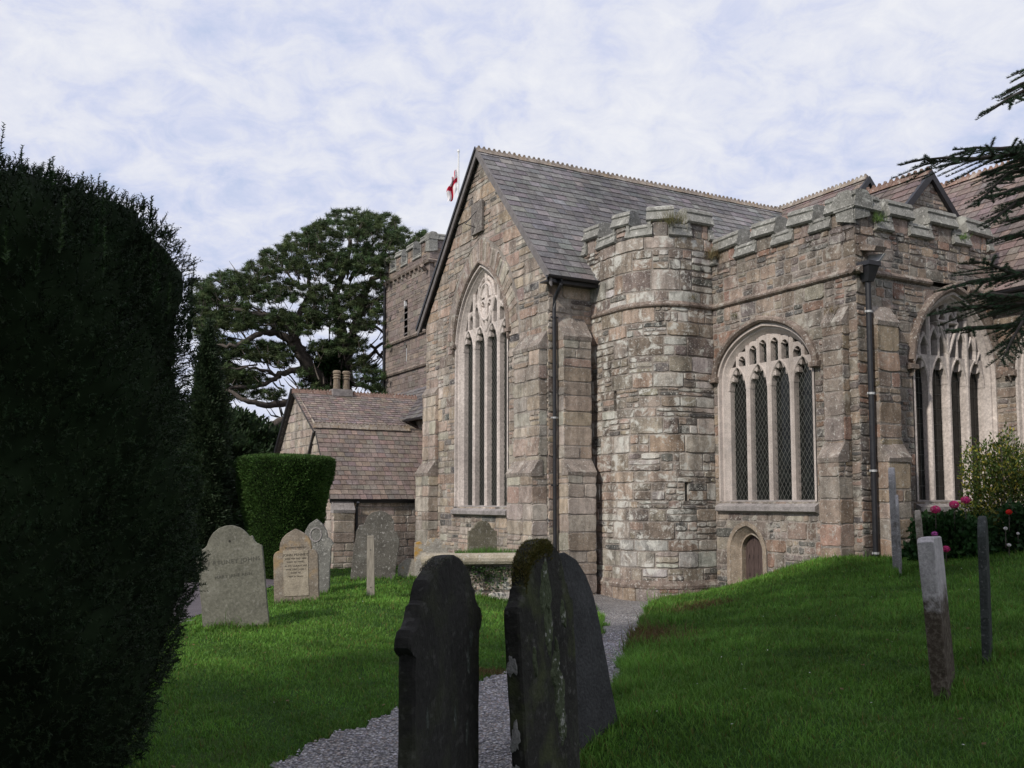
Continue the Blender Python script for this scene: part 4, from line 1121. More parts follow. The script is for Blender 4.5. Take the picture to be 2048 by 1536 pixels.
ls_ = MB(); ls_.hexa([(3.16, -6.36, 4.37), (3.22, -6.36, 4.37), (3.22, -6.08, 4.37), (3.16, -6.08, 4.37), (3.24, -6.42, 4.50), (3.28, -6.42, 4.50), (3.28, -6.06, 4.55), (3.24, -6.06, 4.55)]); ls_.build('lead_flashing', M['lead'], cc_)

# other roofs
cred = [(.175,.13,.12),(.195,.145,.13),(.165,.13,.122),(.215,.165,.145),(.185,.14,.13),(.155,.125,.12)]
def gabled(name_, ridge_c, rz, half, drop, a0, a1, axis, cols_, ridge_m='ridge_red', crest=.05, slate='slate_red'):
    w = MB(); roof_plane(w, (ridge_c - half, rz - drop), (ridge_c, rz), a0, a1, axis, cols_, r); o = pp(name_, w, M[slate])
    w = MB(); roof_plane(w, (ridge_c + half, rz - drop), (ridge_c, rz), a0, a1, axis, cols_, r); w.build('far_slope', M[slate], o)
    w = MB(); ridge_tiles(w, ridge_c, rz + .05, a0, a1, axis, r, crest=crest); w.build('ridge_tile', M[ridge_m], o)
    return o
o = gabled('chapel_roof', 5.72, 6.70, 2.5, 2.55, -5.62, 1.2, 't', cred)
def gable_face(o_, c, rz, half, drop, t, normal_t, zb, style='dark', m='rubble'):
    w = MB(); bk = MB()
    mp = (lambda a, z, d: (a, t + normal_t * d, z))
    Lf = lambda z: c - half * min(1, (rz - z) / drop); Rf = lambda z: c + half * min(1, (rz - z) / drop)
    lay(w, bk, mp, Lf, Rf, zb, rz - .02, style, r); g_ = w.build('gable', M[m], o_); bk.build('mortar', M['mortar'], g_)
    b = MB()
    for s_ in (-1, 1):
        e = .12
        x0, z0 = c + s_ * (half * 1.0), rz - drop; x1, z1 = c, rz
        b.hexa([(x0, t + normal_t * .02, z0 - .16), (x0, t + normal_t * .10, z0 - .16), (x1, t + normal_t * .10, z1 - .16), (x1, t + normal_t * .02, z1 - .16), (x0, t + normal_t * .02, z0 + .03), (x0, t + normal_t * .10, z0 + .03), (x1, t + normal_t * .10, z1 + .03), (x1, t + normal_t * .02, z1 + .03)])
    b.build('barge_board', M['black'], g_)
gable_face(o, 5.72, 6.70, 2.5, 2.55, -5.55, -1, 5.0)
o = gabled('nave_roof', 10.7, 9.16, 4.0, 4.3, .1, 12, 't', cred, 'ridge')
gable_face(o, 10.7, 9.16, 4.0, 4.3, .12, -1, 4.5)
o = gabled('transept_roof', 9.95, 7.90, 3.45, 3.75, -10.2, -1.5, 't', cred)
w = MB(); gutter(w, lambda a, x, y: (6.44 + x, a, 4.12 + y), -10, -6.2); w.box(6.5, 6.53, -10, -6.2, 3.98, 4.12); w.build('gutter', M['black'], o)

# ------------------------------------------------------------------ tower
tw = MB(); bk = MB(); TS, TT, TWd = 6.82, 21.6, 5.5
tplan = [(TS, TT + TWd), (TS, TT), (TS + TWd, TT), (TS + TWd, TT + TWd)]
tn = [(-1, 0), (0, -1), (1, 0), (0, 1)]
TTOP = 11.55
for i in range(4):
    p, q = tplan[i], tplan[(i + 1) % 4]; mp, L = omap(p, q, tn[i])
    hs_ = ()
    if i == 0: hs_ = (slit(TWd - 2.96, TWd - 2.56, 7.95, 9.75), slit(TWd - 2.74, TWd - 2.62, 6.75, 7.55))
    if i == 1: hs_ = (slit(2.5, 3.0, 8.1, 9.75),)
    lay(tw, bk, mp, 0, L, -2, TTOP, 'tower', r, holes=hs_, lite=True, ext=(.02, .02), breaks=(7.95, 9.75, 6.75, 7.55, 6.3), quoins=(1, 1), gap=.008, depth=.02)
tow = pp('tower', tw, M['far_rubble'], label='square battlemented stone tower'); bk.build('mortar', M['mortar_dark'], tow)
s_ = MB()
for z in (6.3, 7.85):
    ringprof(s_, [(-.02, z - .06), (.10, z - .06), (.14, z + .02), (.02, z + .14), (-.02, z + .14)], tplan + [tplan[0]], tn)
ringprof(s_, [(-.02, 11.0), (.12, 11.02), (.16, 11.12), (.05, 11.2), (-.02, 11.2)], tplan + [tplan[0]], tn)
for i in range(2):
    mp, L = omap(tplan[i], tplan[i+1], tn[i]); k = .2
    while k < L - .2: s_.prism([(0, 10.78), (.09, 10.86), (.12, 11.02), (0, 11.02)], mp, k, k + .14); k += .52
s_.tube([(TS - .1, TT + .25, 10.7), (TS - .35, TT + .1, 10.85)], .1, 6)
s_.build('string_course', M['mould'], tow)
lv = MB(); mp, L = omap(tplan[0], tplan[1], tn[0])
for a0, a1, z0, z1 in ((TWd - 2.96, TWd - 2.56, 7.95, 9.75), (TWd - 2.74, TWd - 2.62, 6.75, 7.55)):
    lv.quad(mp(a0 - .1, z0 - .1, -.3), mp(a1 + .1, z0 - .1, -.3), mp(a1 + .1, z1 + .1, -.3), mp(a0 - .1, z1 + .1, -.3), (0, 0, 0))
lv.build('louvre_opening', M['black'], tow)
lv = MB()
for k in range(5): lv.prism([(-.22, 8.1 + k * .34 + .14), (-.22, 8.1 + k * .34 + .18), (.04, 8.1 + k * .34 + .02), (.04, 8.1 + k * .34 - .02)], mp, TWd - 2.96, TWd - 2.56)
lv.build('louvre', M['barge'], tow)
lv = MB(); lv.prism([(.03, 9.4), (.03, 9.76), (-.1, 9.76), (-.1, 9.4)], mp, TWd - 2.96, TWd - 2.90); lv.prism([(.0, 6.72), (.0, 7.4), (-.05, 7.4), (-.05, 6.72)], mp, TWd - 2.70, TWd - 2.67); lv.build('slit_bar', M['white'], tow)
bodies = []; cops = []
for i, ms_ in ((0, [(.0, .7), (1.45, 2.15), (2.9, 3.6), (4.55, 5.5)]), (1, [(0, .85), (1.8, 2.5), (3.1, 3.8), (4.65, 5.5)]), (2, [(0, .85), (1.8, 2.5), (3.1, 3.8), (4.65, 5.5)]), (3, [(0, .85), (1.8, 2.5), (3.1, 3.8), (4.65, 5.5)])):
    mp, L = omap(tplan[i], tplan[(i+1) % 4], tn[i]); a_, b_ = battlement(mp, L, ms_, 11.5, 12.10, r, chh=.25, mhh=.34); bodies += a_; cops += b_
for q_ in bodies: q_.build('merlon', M['far_rubble'], tow)
build_copings(cops, tow)
w = MB(); w.box(TS + .1, TS + TWd - .1, TT + .1, TT + TWd - .1, 11.2, 11.4); w.build('tower_roof', M['lead'], tow)
pipe('drainpipe', [(TS - .09, TT + TWd - .12, 11.0), (TS - .09, TT + TWd - .12, 0)], .07, [], parent=tow)
fp = MB(); fb = (TS + 2.9, TT + 2.4)
Pw = P(917, 303, 46.)
fpl = (Matrix.Rotation(-TH, 3, 'Z') @ (Pw - K0)); fb = (fpl.x, fpl.y); ztop = fpl.z

# flagpole on the tower: its own thing
fpo = empty('flagpole', LW(fb[0], fb[1], 11.4), label='white flagpole on top of the church tower', cat='flagpole')
fp.tube([(0, 0, 0), (0, 0, ztop - 11.4)], [.055, .04], 8); fp.build('pole', M['white'], fpo)
fp = MB(); fp.tube([(0, 0, ztop - 11.42), (0, 0, ztop - 11.30)], [.07, .05], 8); fp.build('finial', M['white'], fpo)
fl = MB(); nu, nv = 22, 30; H_ = 2.0; zt = 16.62
rows = []
for j in range(nv + 1):
    v_ = j / nv
    for i in range(nu + 1):
        u_ = i / nu
        wd = .62 * (.45 + .55 * v_) * (1 - .15 * math.sin(v_ * 9))
        x = -u_ * wd - .05
        y = .10 * math.sin(u_ * 11 + v_ * 3) * (.5 + u_) + .03 * math.sin(v_ * 12 + u_ * 5)
        z = zt - v_ * (H_ * (.62 + .10 * math.sin(u_ * 3))) - u_ * .62 - .04 * math.sin(u_ * 9 + v_ * 4)
        rows.append((x, y, z))
for j in range(nv):
    for i in range(nu):
        u_, v_ = (i + .5) / nu, (j + .5) / nv
        red = abs(v_ - .5) < .10 or abs(u_ - .5) < .07
        a = j * (nu + 1) + i
        fl.f.append([a, a + 1, a + nu + 2, a + nu + 1]); fl.mi.append(1 if red else 0)
fl.v = rows; fl.c = [(.5, .5, .5)] * len(rows)
flo = fl.build('flag', [M['flag_white'], M['flag_red']], None, smooth=True, label='white flag with a red cross drooping from the tower flagpole', cat='flag')
flo.location = (Pw.x, Pw.y, 0)

# ------------------------------------------------------------------ vestry at the left
v_ = MB(); bk = MB(); ve = (-2.54, -.04); ve1 = 1.2
vm = lambda a, z, d: (a, 7.2 - d, z)
lay(v_, bk, vm, -2.54, ve1, ZB, .10, dict(ST['far'], h=(.18, .26), w=(.3, .55)), r)
vmE = lambda a, z, d: (-2.54 - d, a, z)
def Lv(z): return 7.2 if z < .1 else 7.2 + (z - .1) / 2.1 * 1.44 if z < 2.2 else 8.64 + (z - 2.2) / 1.2 * 2.1
def Rv(z): return 12.8 if z < 1.2 else 12.8 - (z - 1.2) / 2.2 * 2.1
lay(v_, bk, vmE, Lv, Rv, ZB, 3.36, 'far', r, lite=False)
vo_ = pp('vestry_wall', v_, M['rubble']); bk.build('mortar', M['mortar'], vo_)
cv_ = [(.225,.175,.155),(.245,.19,.165),(.215,.172,.156),(.27,.205,.175),(.195,.162,.152),(.24,.195,.172)]
w = MB(); roof_plane(w, (7.10, .06), (8.64, 2.20), -2.62, 1.5, 's', cv_, r, exp_=.17, wid=(.16, .26)); o = pp('vestry_roof', w, M['slate_red'])
w = MB(); roof_plane(w, (9.3, 1.3), (8.64, 2.20), -2.62, 1.5, 's', cv_, r); w.build('far_slope', M['slate_red'], o)
w = MB(); ridge_tiles(w, 8.64, 2.24, -2.64, .35, 's', r, step=.24, crest=.035); w.build('ridge_tile', M['ridge'], o)
w = MB(); gutter(w, lambda a, x, y: (a, 7.09 + x, .05 + y), -2.6, -.05, rad=.035); w.box(-2.6, 0, 7.13, 7.19, -.04, .04); w.build('gutter', M['black'], o)
w = MB(); roof_plane(w, (8.5, 2.0), (10.75, 3.38), -2.66, 3.5, 's', cv_, r, exp_=.15, wid=(.14, .24)); o = pp('vestry_back_roof', w, M['slate_red'])
w = MB(); roof_plane(w, (12.9, 1.1), (10.75, 3.38), -2.66, 3.5, 's', cv_, r); w.build('far_slope', M['slate_red'], o)
w = MB(); ridge_tiles(w, 10.75, 3.43, -2.68, 1.5, 's', r, step=.22, crest=.035); w.build('ridge_tile', M['ridge_red'], o)
w = MB(); w.hexa([(-2.72, 12.95, 1.0), (-2.62, 12.95, 1.0), (-2.62, 10.75, 3.33), (-2.72, 10.75, 3.33), (-2.72, 12.95, 1.14), (-2.62, 12.95, 1.14), (-2.62, 10.75, 3.47), (-2.72, 10.75, 3.47)]); w.build('verge_board', M['black'], o)
ch = MB(); 
ch.box(-1.42, -.78, 10.55, 10.95, 3.3, 3.52)
cho = pp('chimney', ch, M['sill'])
for cxp in (-1.24, -.93):
    pm = MB(); zs_ = [(3.5, .115), (3.85, .10), (3.86, .125), (3.90, .125), (3.92, .105), (3.96, .13), (4.0, .105), (4.03, .13), (4.08, .13), (4.12, .10)]
    pm.tube([(cxp, 10.75, a) for a, b in zs_], [b for a, b in zs_], 14); pm.build('chimney_pot', M['pot'], cho)
w = MB(); croof = [(.11,.095,.095),(.13,.11,.105),(.10,.09,.09),(.15,.13,.12)]
roof_plane(w, (.48, 2.52), (2.15, 3.90), 7.9, 20, 't', croof, r); o = pp('aisle_roof', w, M['slate_grey'])
w = MB(); gutter(w, lambda a, x, y: (.42 + x, a, 2.5 + y), 7.9, 20); w.build('gutter', M['black'], o)
w = MB(); bk = MB(); lay(w, bk, lambda a, z, d: (.8 - d, a, z), 6.62, 20, ZB, 2.5, 'far', r); 
lay(w, bk, lambda a, z, d: (a, 7.9 - d, z), -.02, 4.2, ZB, lambda z: 0, 'far', r) if False else None
o = pp('aisle_wall', w, M['rubble']); bk.build('mortar', M['mortar'], o)
w = MB(); bk = MB(); lay(w, bk, lambda a, z, d: (a, 7.88 - d, z), lambda z: .5 if z < 2.5 else .5 + (z - 2.5) / 1.38 * 1.67, 4.2, ZB, 3.85, 'far', r); o = pp('aisle_end_wall', w, M['rubble']); bk.build('mortar', M['mortar'], o)
# abutment strip with coping against the buttress
w = MB(); w.hexa([(-.12, 7.0, -.02), (.12, 7.0, -.02), (.12, 8.66, 2.22), (-.12, 8.66, 2.22), (-.12, 7.0, .16), (.12, 7.0, .16), (.12, 8.66, 2.38), (-.12, 8.66, 2.38)]); w.build('flashing', M['sill'], vo_) if False else None
bx = MB(); bkx = MB(); rr_ = random.Random(9)
buttress(-2.54, -1.96, vm, [(ZB, -.28, .20, .06)], 'far', seed=9, slab='sill')
pipe('drainpipe', [(-1.86, 6.98, -.02), (-1.86, 7.08, -.15), (-1.86, 7.08, -1.8)], .04, [])
# nave body behind (walls that close the shape)
w = MB(); w.box(2.1, 13.5, 6.7, 21.5, ZB, 3.75); w.box(7.0, 13.5, -5.6, 0, ZB, 4.0); w.box(-2.44, 4.1, 7.95, 12.7, ZB, 1.1); w.box(11.2, 13.5, 0, 6.7, ZB, 4.6); pp('rear_wall', w, M['mortar_dark'])

# ------------------------------------------------------------------ headstones
def plate(mb, out, th, bevel=.006):
    # outline (x,z) counter-clockwise -> slab lying in x/z, thickness along y (front at -th/2)
    n = len(out); cx_ = sum(p[0] for p in out) / n; cz_ = sum(p[1] for p in out) / n
    def ins(p): 
        dx_, dz_ = cx_ - p[0], cz_ - p[1]; L = math.hypot(dx_, dz_) + 1e-9; return (p[0] + dx_ / L * bevel, p[1] + dz_ / L * bevel)
    rows = [[(*ins(p), -th/2)] for p in out]
    a = [(ins(p)[0], -th/2, ins(p)[1]) for p in out]; b = [(p[0], -th/2 + bevel, p[1]) for p in out]; c = [(p[0], th/2 - bevel, p[1]) for p in out]; d = [(ins(p)[0], th/2, ins(p)[1]) for p in out]
    vs = a + b + c + d; fs = [tuple(range(n)), tuple(range(3*n, 4*n))[::-1]]
    for k in range(3):
        for i in range(n): fs.append((k*n+i, k*n+(i+1) % n, (k+1)*n+(i+1) % n, (k+1)*n+i))
    mb.add(vs, fs)
def arc(cx_, cz_, rx, rz, a0, a1, n):
    return [(cx_ + rx * math.cos(R(a0 + (a1 - a0) * i / n)), cz_ + rz * math.sin(R(a0 + (a1 - a0) * i / n))) for i in range(n + 1)]
def rough_plate(name_, out, th, m, parent, amp=.006, seed=1, sub=.10, smooth=False):
    # densify the outline and wobble it slightly
    rr_ = random.Random(seed); o2 = []
    n = len(out)
    for i in range(n):
        p, q = out[i], out[(i + 1) % n]; L = math.hypot(q[0]-p[0], q[1]-p[1]); k = max(1, int(L / sub))
        for j in range(k): o2.append((p[0] + (q[0]-p[0]) * j / k + rr_.uniform(-amp, amp), p[1] + (q[1]-p[1]) * j / k + rr_.uniform(-amp, amp)))
    mb = MB(); plate(mb, o2, th, .008); return mb.build(name_, m, parent)
def text(s_, x, z, size, y, m, parent, wid=None):
    cu_ = bpy.data.curves.new('inscription', 'FONT'); cu_.body = s_; cu_.size = size; cu_.align_x = 'CENTER'; cu_.extrude = .0012; cu_.resolution_u = 2; cu_.space_character = 1.12
    ob = bpy.data.objects.new('inscription', cu_); C.objects.link(ob)
    dg = bpy.context.evaluated_depsgraph_get(); me = bpy.data.meshes.new_from_object(ob.evaluated_get(dg)); C.objects.unlink(ob); bpy.data.objects.remove(ob)
    me.materials.clear(); me.materials.append(m)
    o = bpy.data.objects.new('inscription', me); C.objects.link(o); o.parent = parent; o.location = (x, y, z); o.rotation_euler = (R(90), 0, 0)
    return o
def headstone(loc, yaw, lean=0, tilt=0, label='', group=None, name_='headstone'):
    e_ = empty(name_, loc, 0, label=label, cat='gravestone', group=group)
    e_.rotation_euler = (Matrix.Rotation(yaw, 4, 'Z') @ Matrix.Rotation(lean, 4, 'X') @ Matrix.Rotation(tilt, 4, 'Y')).to_euler()
    return e_
def shoulder_outline(w_, hs, hc, rr, step=.05, scoop=.08):
    # classic outline: upright sides, small step, concave scoop, round head. hs shoulder height, hc head-circle centre
    o = [(-w_/2, -.45), (w_/2, -.45), (w_/2, hs), (w_/2 - .035, hs + .0)]
    o += arc(w_/2 - .03, hs + scoop, scoop * .9, scoop, 270, 180, 4)
    o += [(rr * .98, hs + scoop + .005)]
    o += arc(0, hc, rr, rr, 2, 178, 18)
    o += [(-rr * .98, hs + scoop + .005)]
    o += arc(-w_/2 + .03, hs + scoop, scoop * .9, scoop, 0, -90, 4)
    o += [(-w_/2 + .035, hs), (-w_/2, hs)]
    return o
GRP = 'headstones standing in the churchyard grass'
# A: large pale grey stone, leaning to the left
hA = headstone((-3.43, 12.0, -1.57), R(6), R(-5), R(-7), 'large grey headstone with round head leaning left, nearest the dark clipped yew', GRP)
oA = [(-.40, -.4), (.40, -.4), (.40, .98), (.36, 1.0)] + arc(.385, 1.10, .085, .10, 262, 180, 4) + [(.285, 1.12)] + arc(.0, 1.00, .275, .28, 22, 168, 16) + [(-.30, 1.03), (-.34, 1.02), (-.335, .96), (-.42, .90), (-.415, .76), (-.385, .70), (-.40, .62)]
sA = rough_plate('slab', oA, .075, M['grave_grey'], hA, .003, 2)
for (s1, z, sz) in (('IN MEMORY OF', .90, .045), ('PE RTUNEY JOHNS', .80, .075), ('WHO DIED', .72, .04), ('MARY JANE ANN', .63, .055), ('AGED', .56, .045), ('ALSO OF', .49, .045), ('THE ABOVE', .43, .035)):
    if s1 in ('IN MEMORY OF', 'WHO DIED', 'AGED', 'ALSO OF', 'THE ABOVE'): continue
    text(s1, .02, z, sz, -.0395, M['letter_soft'], hA)
hole = MB(); hole.tube([(.01, -.041, 1.08), (.01, -.034, 1.08)], .014, 8); hole.build('peg_hole', M['letter'], hA)
# B: brown stone with pointed round head and side shoulders
hB = headstone((-3.22, 14.4, -1.53), R(4), R(-2), R(-2.5), 'small brown headstone with pointed arch head, side shoulders and inscribed panel', GRP)
oB = [(-.33, -.4), (.33, -.4), (.33, .66)] + arc(.25, .70, .08, .10, 0, 88, 5) + [(.235, .80)] + [(.235, .84), (.225, .92), (.19, .99), (.13, 1.05), (.06, 1.09), (0, 1.12), (-.06, 1.09), (-.13, 1.05), (-.19, .99), (-.225, .92), (-.235, .84), (-.235, .80)] + arc(-.25, .70, .08, .10, 92, 180, 5) + [(-.33, .66)]
rough_plate('slab', oB, .10, M['grave_tan'], hB, .002, 3)
pB = MB(); plate(pB, [(-.185, .12), (.185, .12), (.185, .80), (-.185, .80)], .012, .003); o = pB.build('inscribed_panel', M['panel'], hB); o.location = (0, -.052, 0)
for (s1, z, sz) in (('JOHN PENNEY', .715, .052), ('DIED FEB 2ND 1888', .665, .033), ('AGED 83 YEARS', .617, .033), ('ALSO SARAH HIS', .555, .040), ('WIFE DIED JUNE 1', .505, .033), ('AGED 87', .455, .033), ('REST IN PEACE', .40, .030), ('IN LOVING MEMORY', .83, .030)):
    text(s1, 0, z, sz, -.0590 if z < .8 else -.0515, M['letter'], hB)
# C: big dark lichened stone behind a post
hC = headstone((-2.75, 19.0, -1.58), R(8), R(0), R(3.5), 'broad dark grey lichen-speckled headstone behind the narrow pale post', GRP)
oC = [(-.46, -.4), (.40, -.4), (.43, .3), (.46, .86), (.43, .92), (.40, 1.0), (.345, 1.02)] + arc(.04, 1.10, .30, .30, 6, 150, 12) + [(-.24, 1.18), (-.27, 1.10), (-.36, 1.08), (-.40, .96), (-.43, .6)]
rough_plate('slab', oC, .09, M['grave_mid'], hC, .006, 4)
# D: pointed grey stone beyond the brown one
hD = headstone((-3.52, 17.0, -1.64), R(2), R(0), R(2), 'grey headstone with pointed head just behind the small brown headstone', GRP)
oD = [(-.28, -.4), (.28, -.4), (.28, .85), (.32, .90), (.27, .97), (.21, 1.02), (.19, 1.12), (.12, 1.24), (0, 1.33), (-.12, 1.24), (-.19, 1.12), (-.21, 1.02), (-.27, .97), (-.32, .90), (-.28, .85)]
rough_plate('slab', oD, .08, stone_mat('grey_pointed_headstone', base=(.20, .195, .18), lichen=.4, spk=.4), hD, .004, 5)
rng_ = MB(); sweep(rng_, lambda a, z, d: (a, -.04 - d, z), arc(0, 1.05, .10, .12, 0, 345, 18), .025, .012, -.005, .006, closed=True); rng_.build('carved_wreath', M['sill'], hD)
# E: broken stone piece against E edge of A (behind), small
hE = headstone((-4.36, 17.5, -1.70), R(0), R(0), R(0), 'small headstone with lichened round top peeping over the large leaning stone', GRP)
oE = [(-.16, -.4), (.16, -.4), (.16, 1.0)] + arc(0, 1.0, .13, .18, 0, 180, 8) + [(-.16, 1.0)]
hE.location = P(480, 1090, 17.5) * 1.0; hE.location.z = T(hE.location.x, 17.5)
rough_plate('slab', oE, .08, M['grave_tan'], hE, .006, 6)
# gable wall stone behind the tomb
hG = headstone((-.61, 19.6, -1.72), R(20), R(-3), R(1), 'dark headstone with round head standing behind the table tomb by the wall', GRP)
oG = shoulder_outline(.62, 1.12, 1.14, .19, scoop=.05)
rough_plate('slab', oG, .08, stone_mat('brown_grey_headstone', base=(.15, .135, .10), lichen=.3, spk=.2), hG, .003, 7)
# orange lichened pair at the foot of the wall
hO = headstone((-1.62, 19.2, -1.62), R(12), R(-4), R(0), 'low headstone blotched with orange lichen left of the table tomb', GRP)
oO = [(-.33, -.4), (.33, -.4), (.33, .72), (.26, .76)] + arc(.06, .76, .17, .13, 0, 180, 8) + [(-.14, .76), (-.22, .82), (-.33, .80)]
rough_plate('slab', oO, .09, M['grave_orange'], hO, .006, 8)
hP = headstone((-2.0, 19.3, -1.60), R(10), R(-6), R(-12), 'short sunken headstone edge with orange lichen beside the taller lichened one', GRP)
oP = [(-.26, -.4), (.26, -.4), (.26, .30)] + arc(.0, .22, .26, .24, 15, 180, 10)
rough_plate('slab', oP, .09, M['grave_orange'], hP, .006, 9)
# narrow pale post
po = MB(); po.hexa([(-.065, -.03, -.4), (.065, -.03, -.4), (.065, .03, -.4), (-.065, .03, -.4), (-.058, -.03, 1.02), (.055, -.03, 1.02), (.055, .03, 1.02), (-.058, .03, 1.02)])
for k in (-.058, -.004): po.box(k + .004, k + .056, -.034, .03, 1.0, 1.03)
poo = po.build('marker_post', M['wood_post'], None, label='narrow pale upright marker post in front of the dark speckled headstone', cat='post'); poo.location = (-2.28, 15.5, -1.58); poo.rotation_euler = (0, R(-.6), R(3))
nh = MB(); nh.tube([(0, -.031, .80), (0, -.036, .80)], .009, 6); nh.tube([(.005, -.031, .20), (.005, -.036, .20)], .009, 6); nh.build('bolt', M['nail'], poo)

# foreground pair seen almost edge-on
def upright(loc, yaw, out, th, m, label, lean=0, tilt=0, seed=1, amp=.004):
    e_ = headstone(loc, yaw, lean, tilt, label, 'dark headstones standing edge-on in the foreground'); rough_plate('slab', out, th, m, e_, amp, seed, .05); return e_
c1 = Vector((-.212, 2.95, 0)); z0 = -1.66
y1 = R(75)
def half_out(pts):      # right half going up, mirrored to the left
    return pts + [(-x, z) for x, z in pts[::-1] if abs(x) > 1e-6]
oF1 = half_out([(.302, -.2), (.302, 1.292), (.322, 1.300), (.335, 1.320), (.334, 1.342), (.318, 1.360), (.295, 1.370), (.272, 1.388), (.258, 1.410), (.252, 1.428), (.235, 1.430), (.228, 1.438), (.215, 1.462), (.19, 1.487), (.15, 1.512), (.10, 1.532), (.05, 1.545), (0, 1.549)])
F1 = upright((c1.x, c1.y, z0 - .055), y1, oF1, .05, M['grave_dark'], 'left of two near black headstones in the foreground, scrolled shoulder and lichen-topped round head', R(0), R(0), 21)
c2 = P(1090, 1203, 3.2)
y2 = R(67)
oF2 = half_out([(.245, -.2), (.25, .8), (.262, 1.37), (.252, 1.385), (.228, 1.40), (.212, 1.425), (.205, 1.447), (.190, 1.45), (.180, 1.49), (.158, 1.535), (.12, 1.57), (.07, 1.592), (0, 1.60)])
F2 = upright((c2.x + .055, 3.28, z0 - .07), y2, oF2, .055, M['grave_green'], 'right of the two near black headstones, mossy top and green lichen streak down its face', R(-3.6), R(1.5), 22, .004)
# moss cap and lichen streaks
rr_ = random.Random(4)
def patch(name_, parent, m, cxp, czp, rx, rz, y, th, seed, plane='x', x0=0):
    q = random.Random(seed); n = 26; ph = [q.uniform(0, 6.28) for _ in range(4)]; mb = MB(); pts = []
    for i in range(n):
        a = 2 * math.pi * i / n; k = 1 + .20 * math.sin(2*a + ph[0]) + .16 * math.sin(3*a + ph[1]) + .12 * math.sin(5*a + ph[2]) + .10 * math.sin(9*a + ph[3]) + q.uniform(-.08, .08)
        pts.append((cxp + rx * k * math.cos(a), czp + rz * k * math.sin(a)))
    f = (lambda u, v, d: (u, y - d, v)) if plane == 'x' else (lambda u, v, d: (x0 - d, u, v))
    vs = [f(u, v, 0) for u, v in pts] + [f(cxp + (u - cxp) * .85, czp + (v - czp) * .85, th * q.uniform(.6, 1)) for u, v in pts] + [f(cxp + (u - cxp) * .4, czp + (v - czp) * .4, th * q.uniform(.5, 1.1)) for u, v in pts]
    mb.add(vs, [(k*n+i, k*n+(i+1) % n, (k+1)*n+(i+1) % n, (k+1)*n+i) for k in range(2) for i in range(n)] + [tuple(range(2*n, 3*n))])
    mb.build(name_, m, parent)
M['moss'] = stone_mat('moss_and_lichen', base=(.085, .10, .058), lichen=.5, lcol=(.15, .17, .11), spk=.4, b=1.0, grain=90)
M['grey_lichen'] = stone_mat('grey_lichen', base=(.07, .078, .068), lichen=.5, lcol=(.10, .105, .095), spk=.25, b=1.0, grain=80)
M['white_lichen'] = stone_mat('white_lichen', base=(.26, .25, .24), lichen=.4, spk=.3, b=1.0, grain=80)
for i, (a, b, rx, rz) in enumerate([(-.02, 1.43, .04, .10), (-.01, 1.29, .03, .09), (.04, 1.13, .045, .07), (.07, 1.03, .05, .085), (.075, .94, .03, .05), (.07, .72, .03, .07), (.09, .60, .045, .08), (.06, 1.21, .018, .04), (.14, 1.33, .02, .05), (-.15, 1.2, .014, .05)]):
    patch('lichen_patch', F2, M['moss'], a, b, rx, rz, -.0270, .008, i + 3)
for i, (zz_, hh) in enumerate([(1.20, .035), (.98, .045), (.88, .014), (.82, .010), (.66, .012)]):
    patch('lichen_spot', F2, M['white_lichen'], .0, zz_, .016, hh, 0, .002, i + 60, 'y', -.276 + .006 * abs(zz_ - 1.2) - .0005)
for i, (a, b, rx, rz) in enumerate([(.18, 1.20, .016, .04), (.17, .98, .012, .04), (-.10, .80, .012, .030), (.03, .72, .015, .04), (-.2, 1.1, .010, .03), (.12, .60, .010, .03), (.21, 1.27, .016, .03), (-.02, .5, .010, .04), (.05, 1.05, .012, .03)]):
    patch('lichen_patch', F1, M['grey_lichen'], a, b, rx, rz, -.0249, .0012, i + 30)
def fur(name_, parent, xs_, zf, th, n, ln, wd, col, deep=.03):
    x = nr.choice(xs_, n) + nr.normal(0, .006, n); z = np.array([zf(v) for v in x]) - np.abs(nr.normal(0, deep, n)); y = nr.uniform(-th/2 - .004, th/2 + .004, n)
    lo = z < np.array([zf(v) for v in x]) - .015; y[lo] = np.where(nr.uniform(0, 1, lo.sum()) < .7, -th/2 - .002, y[lo])
    D = rand_unit(n) + np.stack([x * 2, y * 12, np.ones(n)], 1); D /= np.linalg.norm(D, axis=1)[:, None]
    np_mesh(name_, blades(np.stack([x, y, z], 1), D, nr.uniform(.5, 1.2, n) * ln, wd), 3, colvar(n, col, .45), M['leaf'], parent)
fur('moss_cap', F2, np.linspace(-.185, .06, 60), lambda x: 1.45 + .148 * math.sqrt(max(0, 1 - (x / .192) ** 2)), .05, 9000, .011, .004, (.085, .080, .020), .022)
fur('moss_cap', F1, np.linspace(-.14, .12, 60), lambda x: 1.39 + .157 * math.sqrt(max(0, 1 - (x / .232) ** 2)), .044, 3500, .0035, .004, (.085, .090, .070), .006)
# F3 behind, round-headed
c3 = P(1170, 1430, 6.0)
hF = headstone((c3.x - .02, 6.05, -1.50), R(52), R(-8), R(-3), 'plain dark round-headed headstone leaning back behind the mossy foreground stone', 'dark headstones standing edge-on in the foreground')
oF3 = [(-.40, -.3), (.42, -.3), (.36, .7), (.33, .90), (.28, 1.02), (.20, 1.12), (.08, 1.18), (-.05, 1.18), (-.16, 1.12), (-.25, 1.0), (-.30, .85), (-.36, .4)]
rough_plate('slab', oF3, .07, stone_mat('plain_slate_headstone', base=(.060, .060, .060), lichen=.35, lcol=(.10, .10, .10), spk=.02, stain=.7), hF, .003, 10)

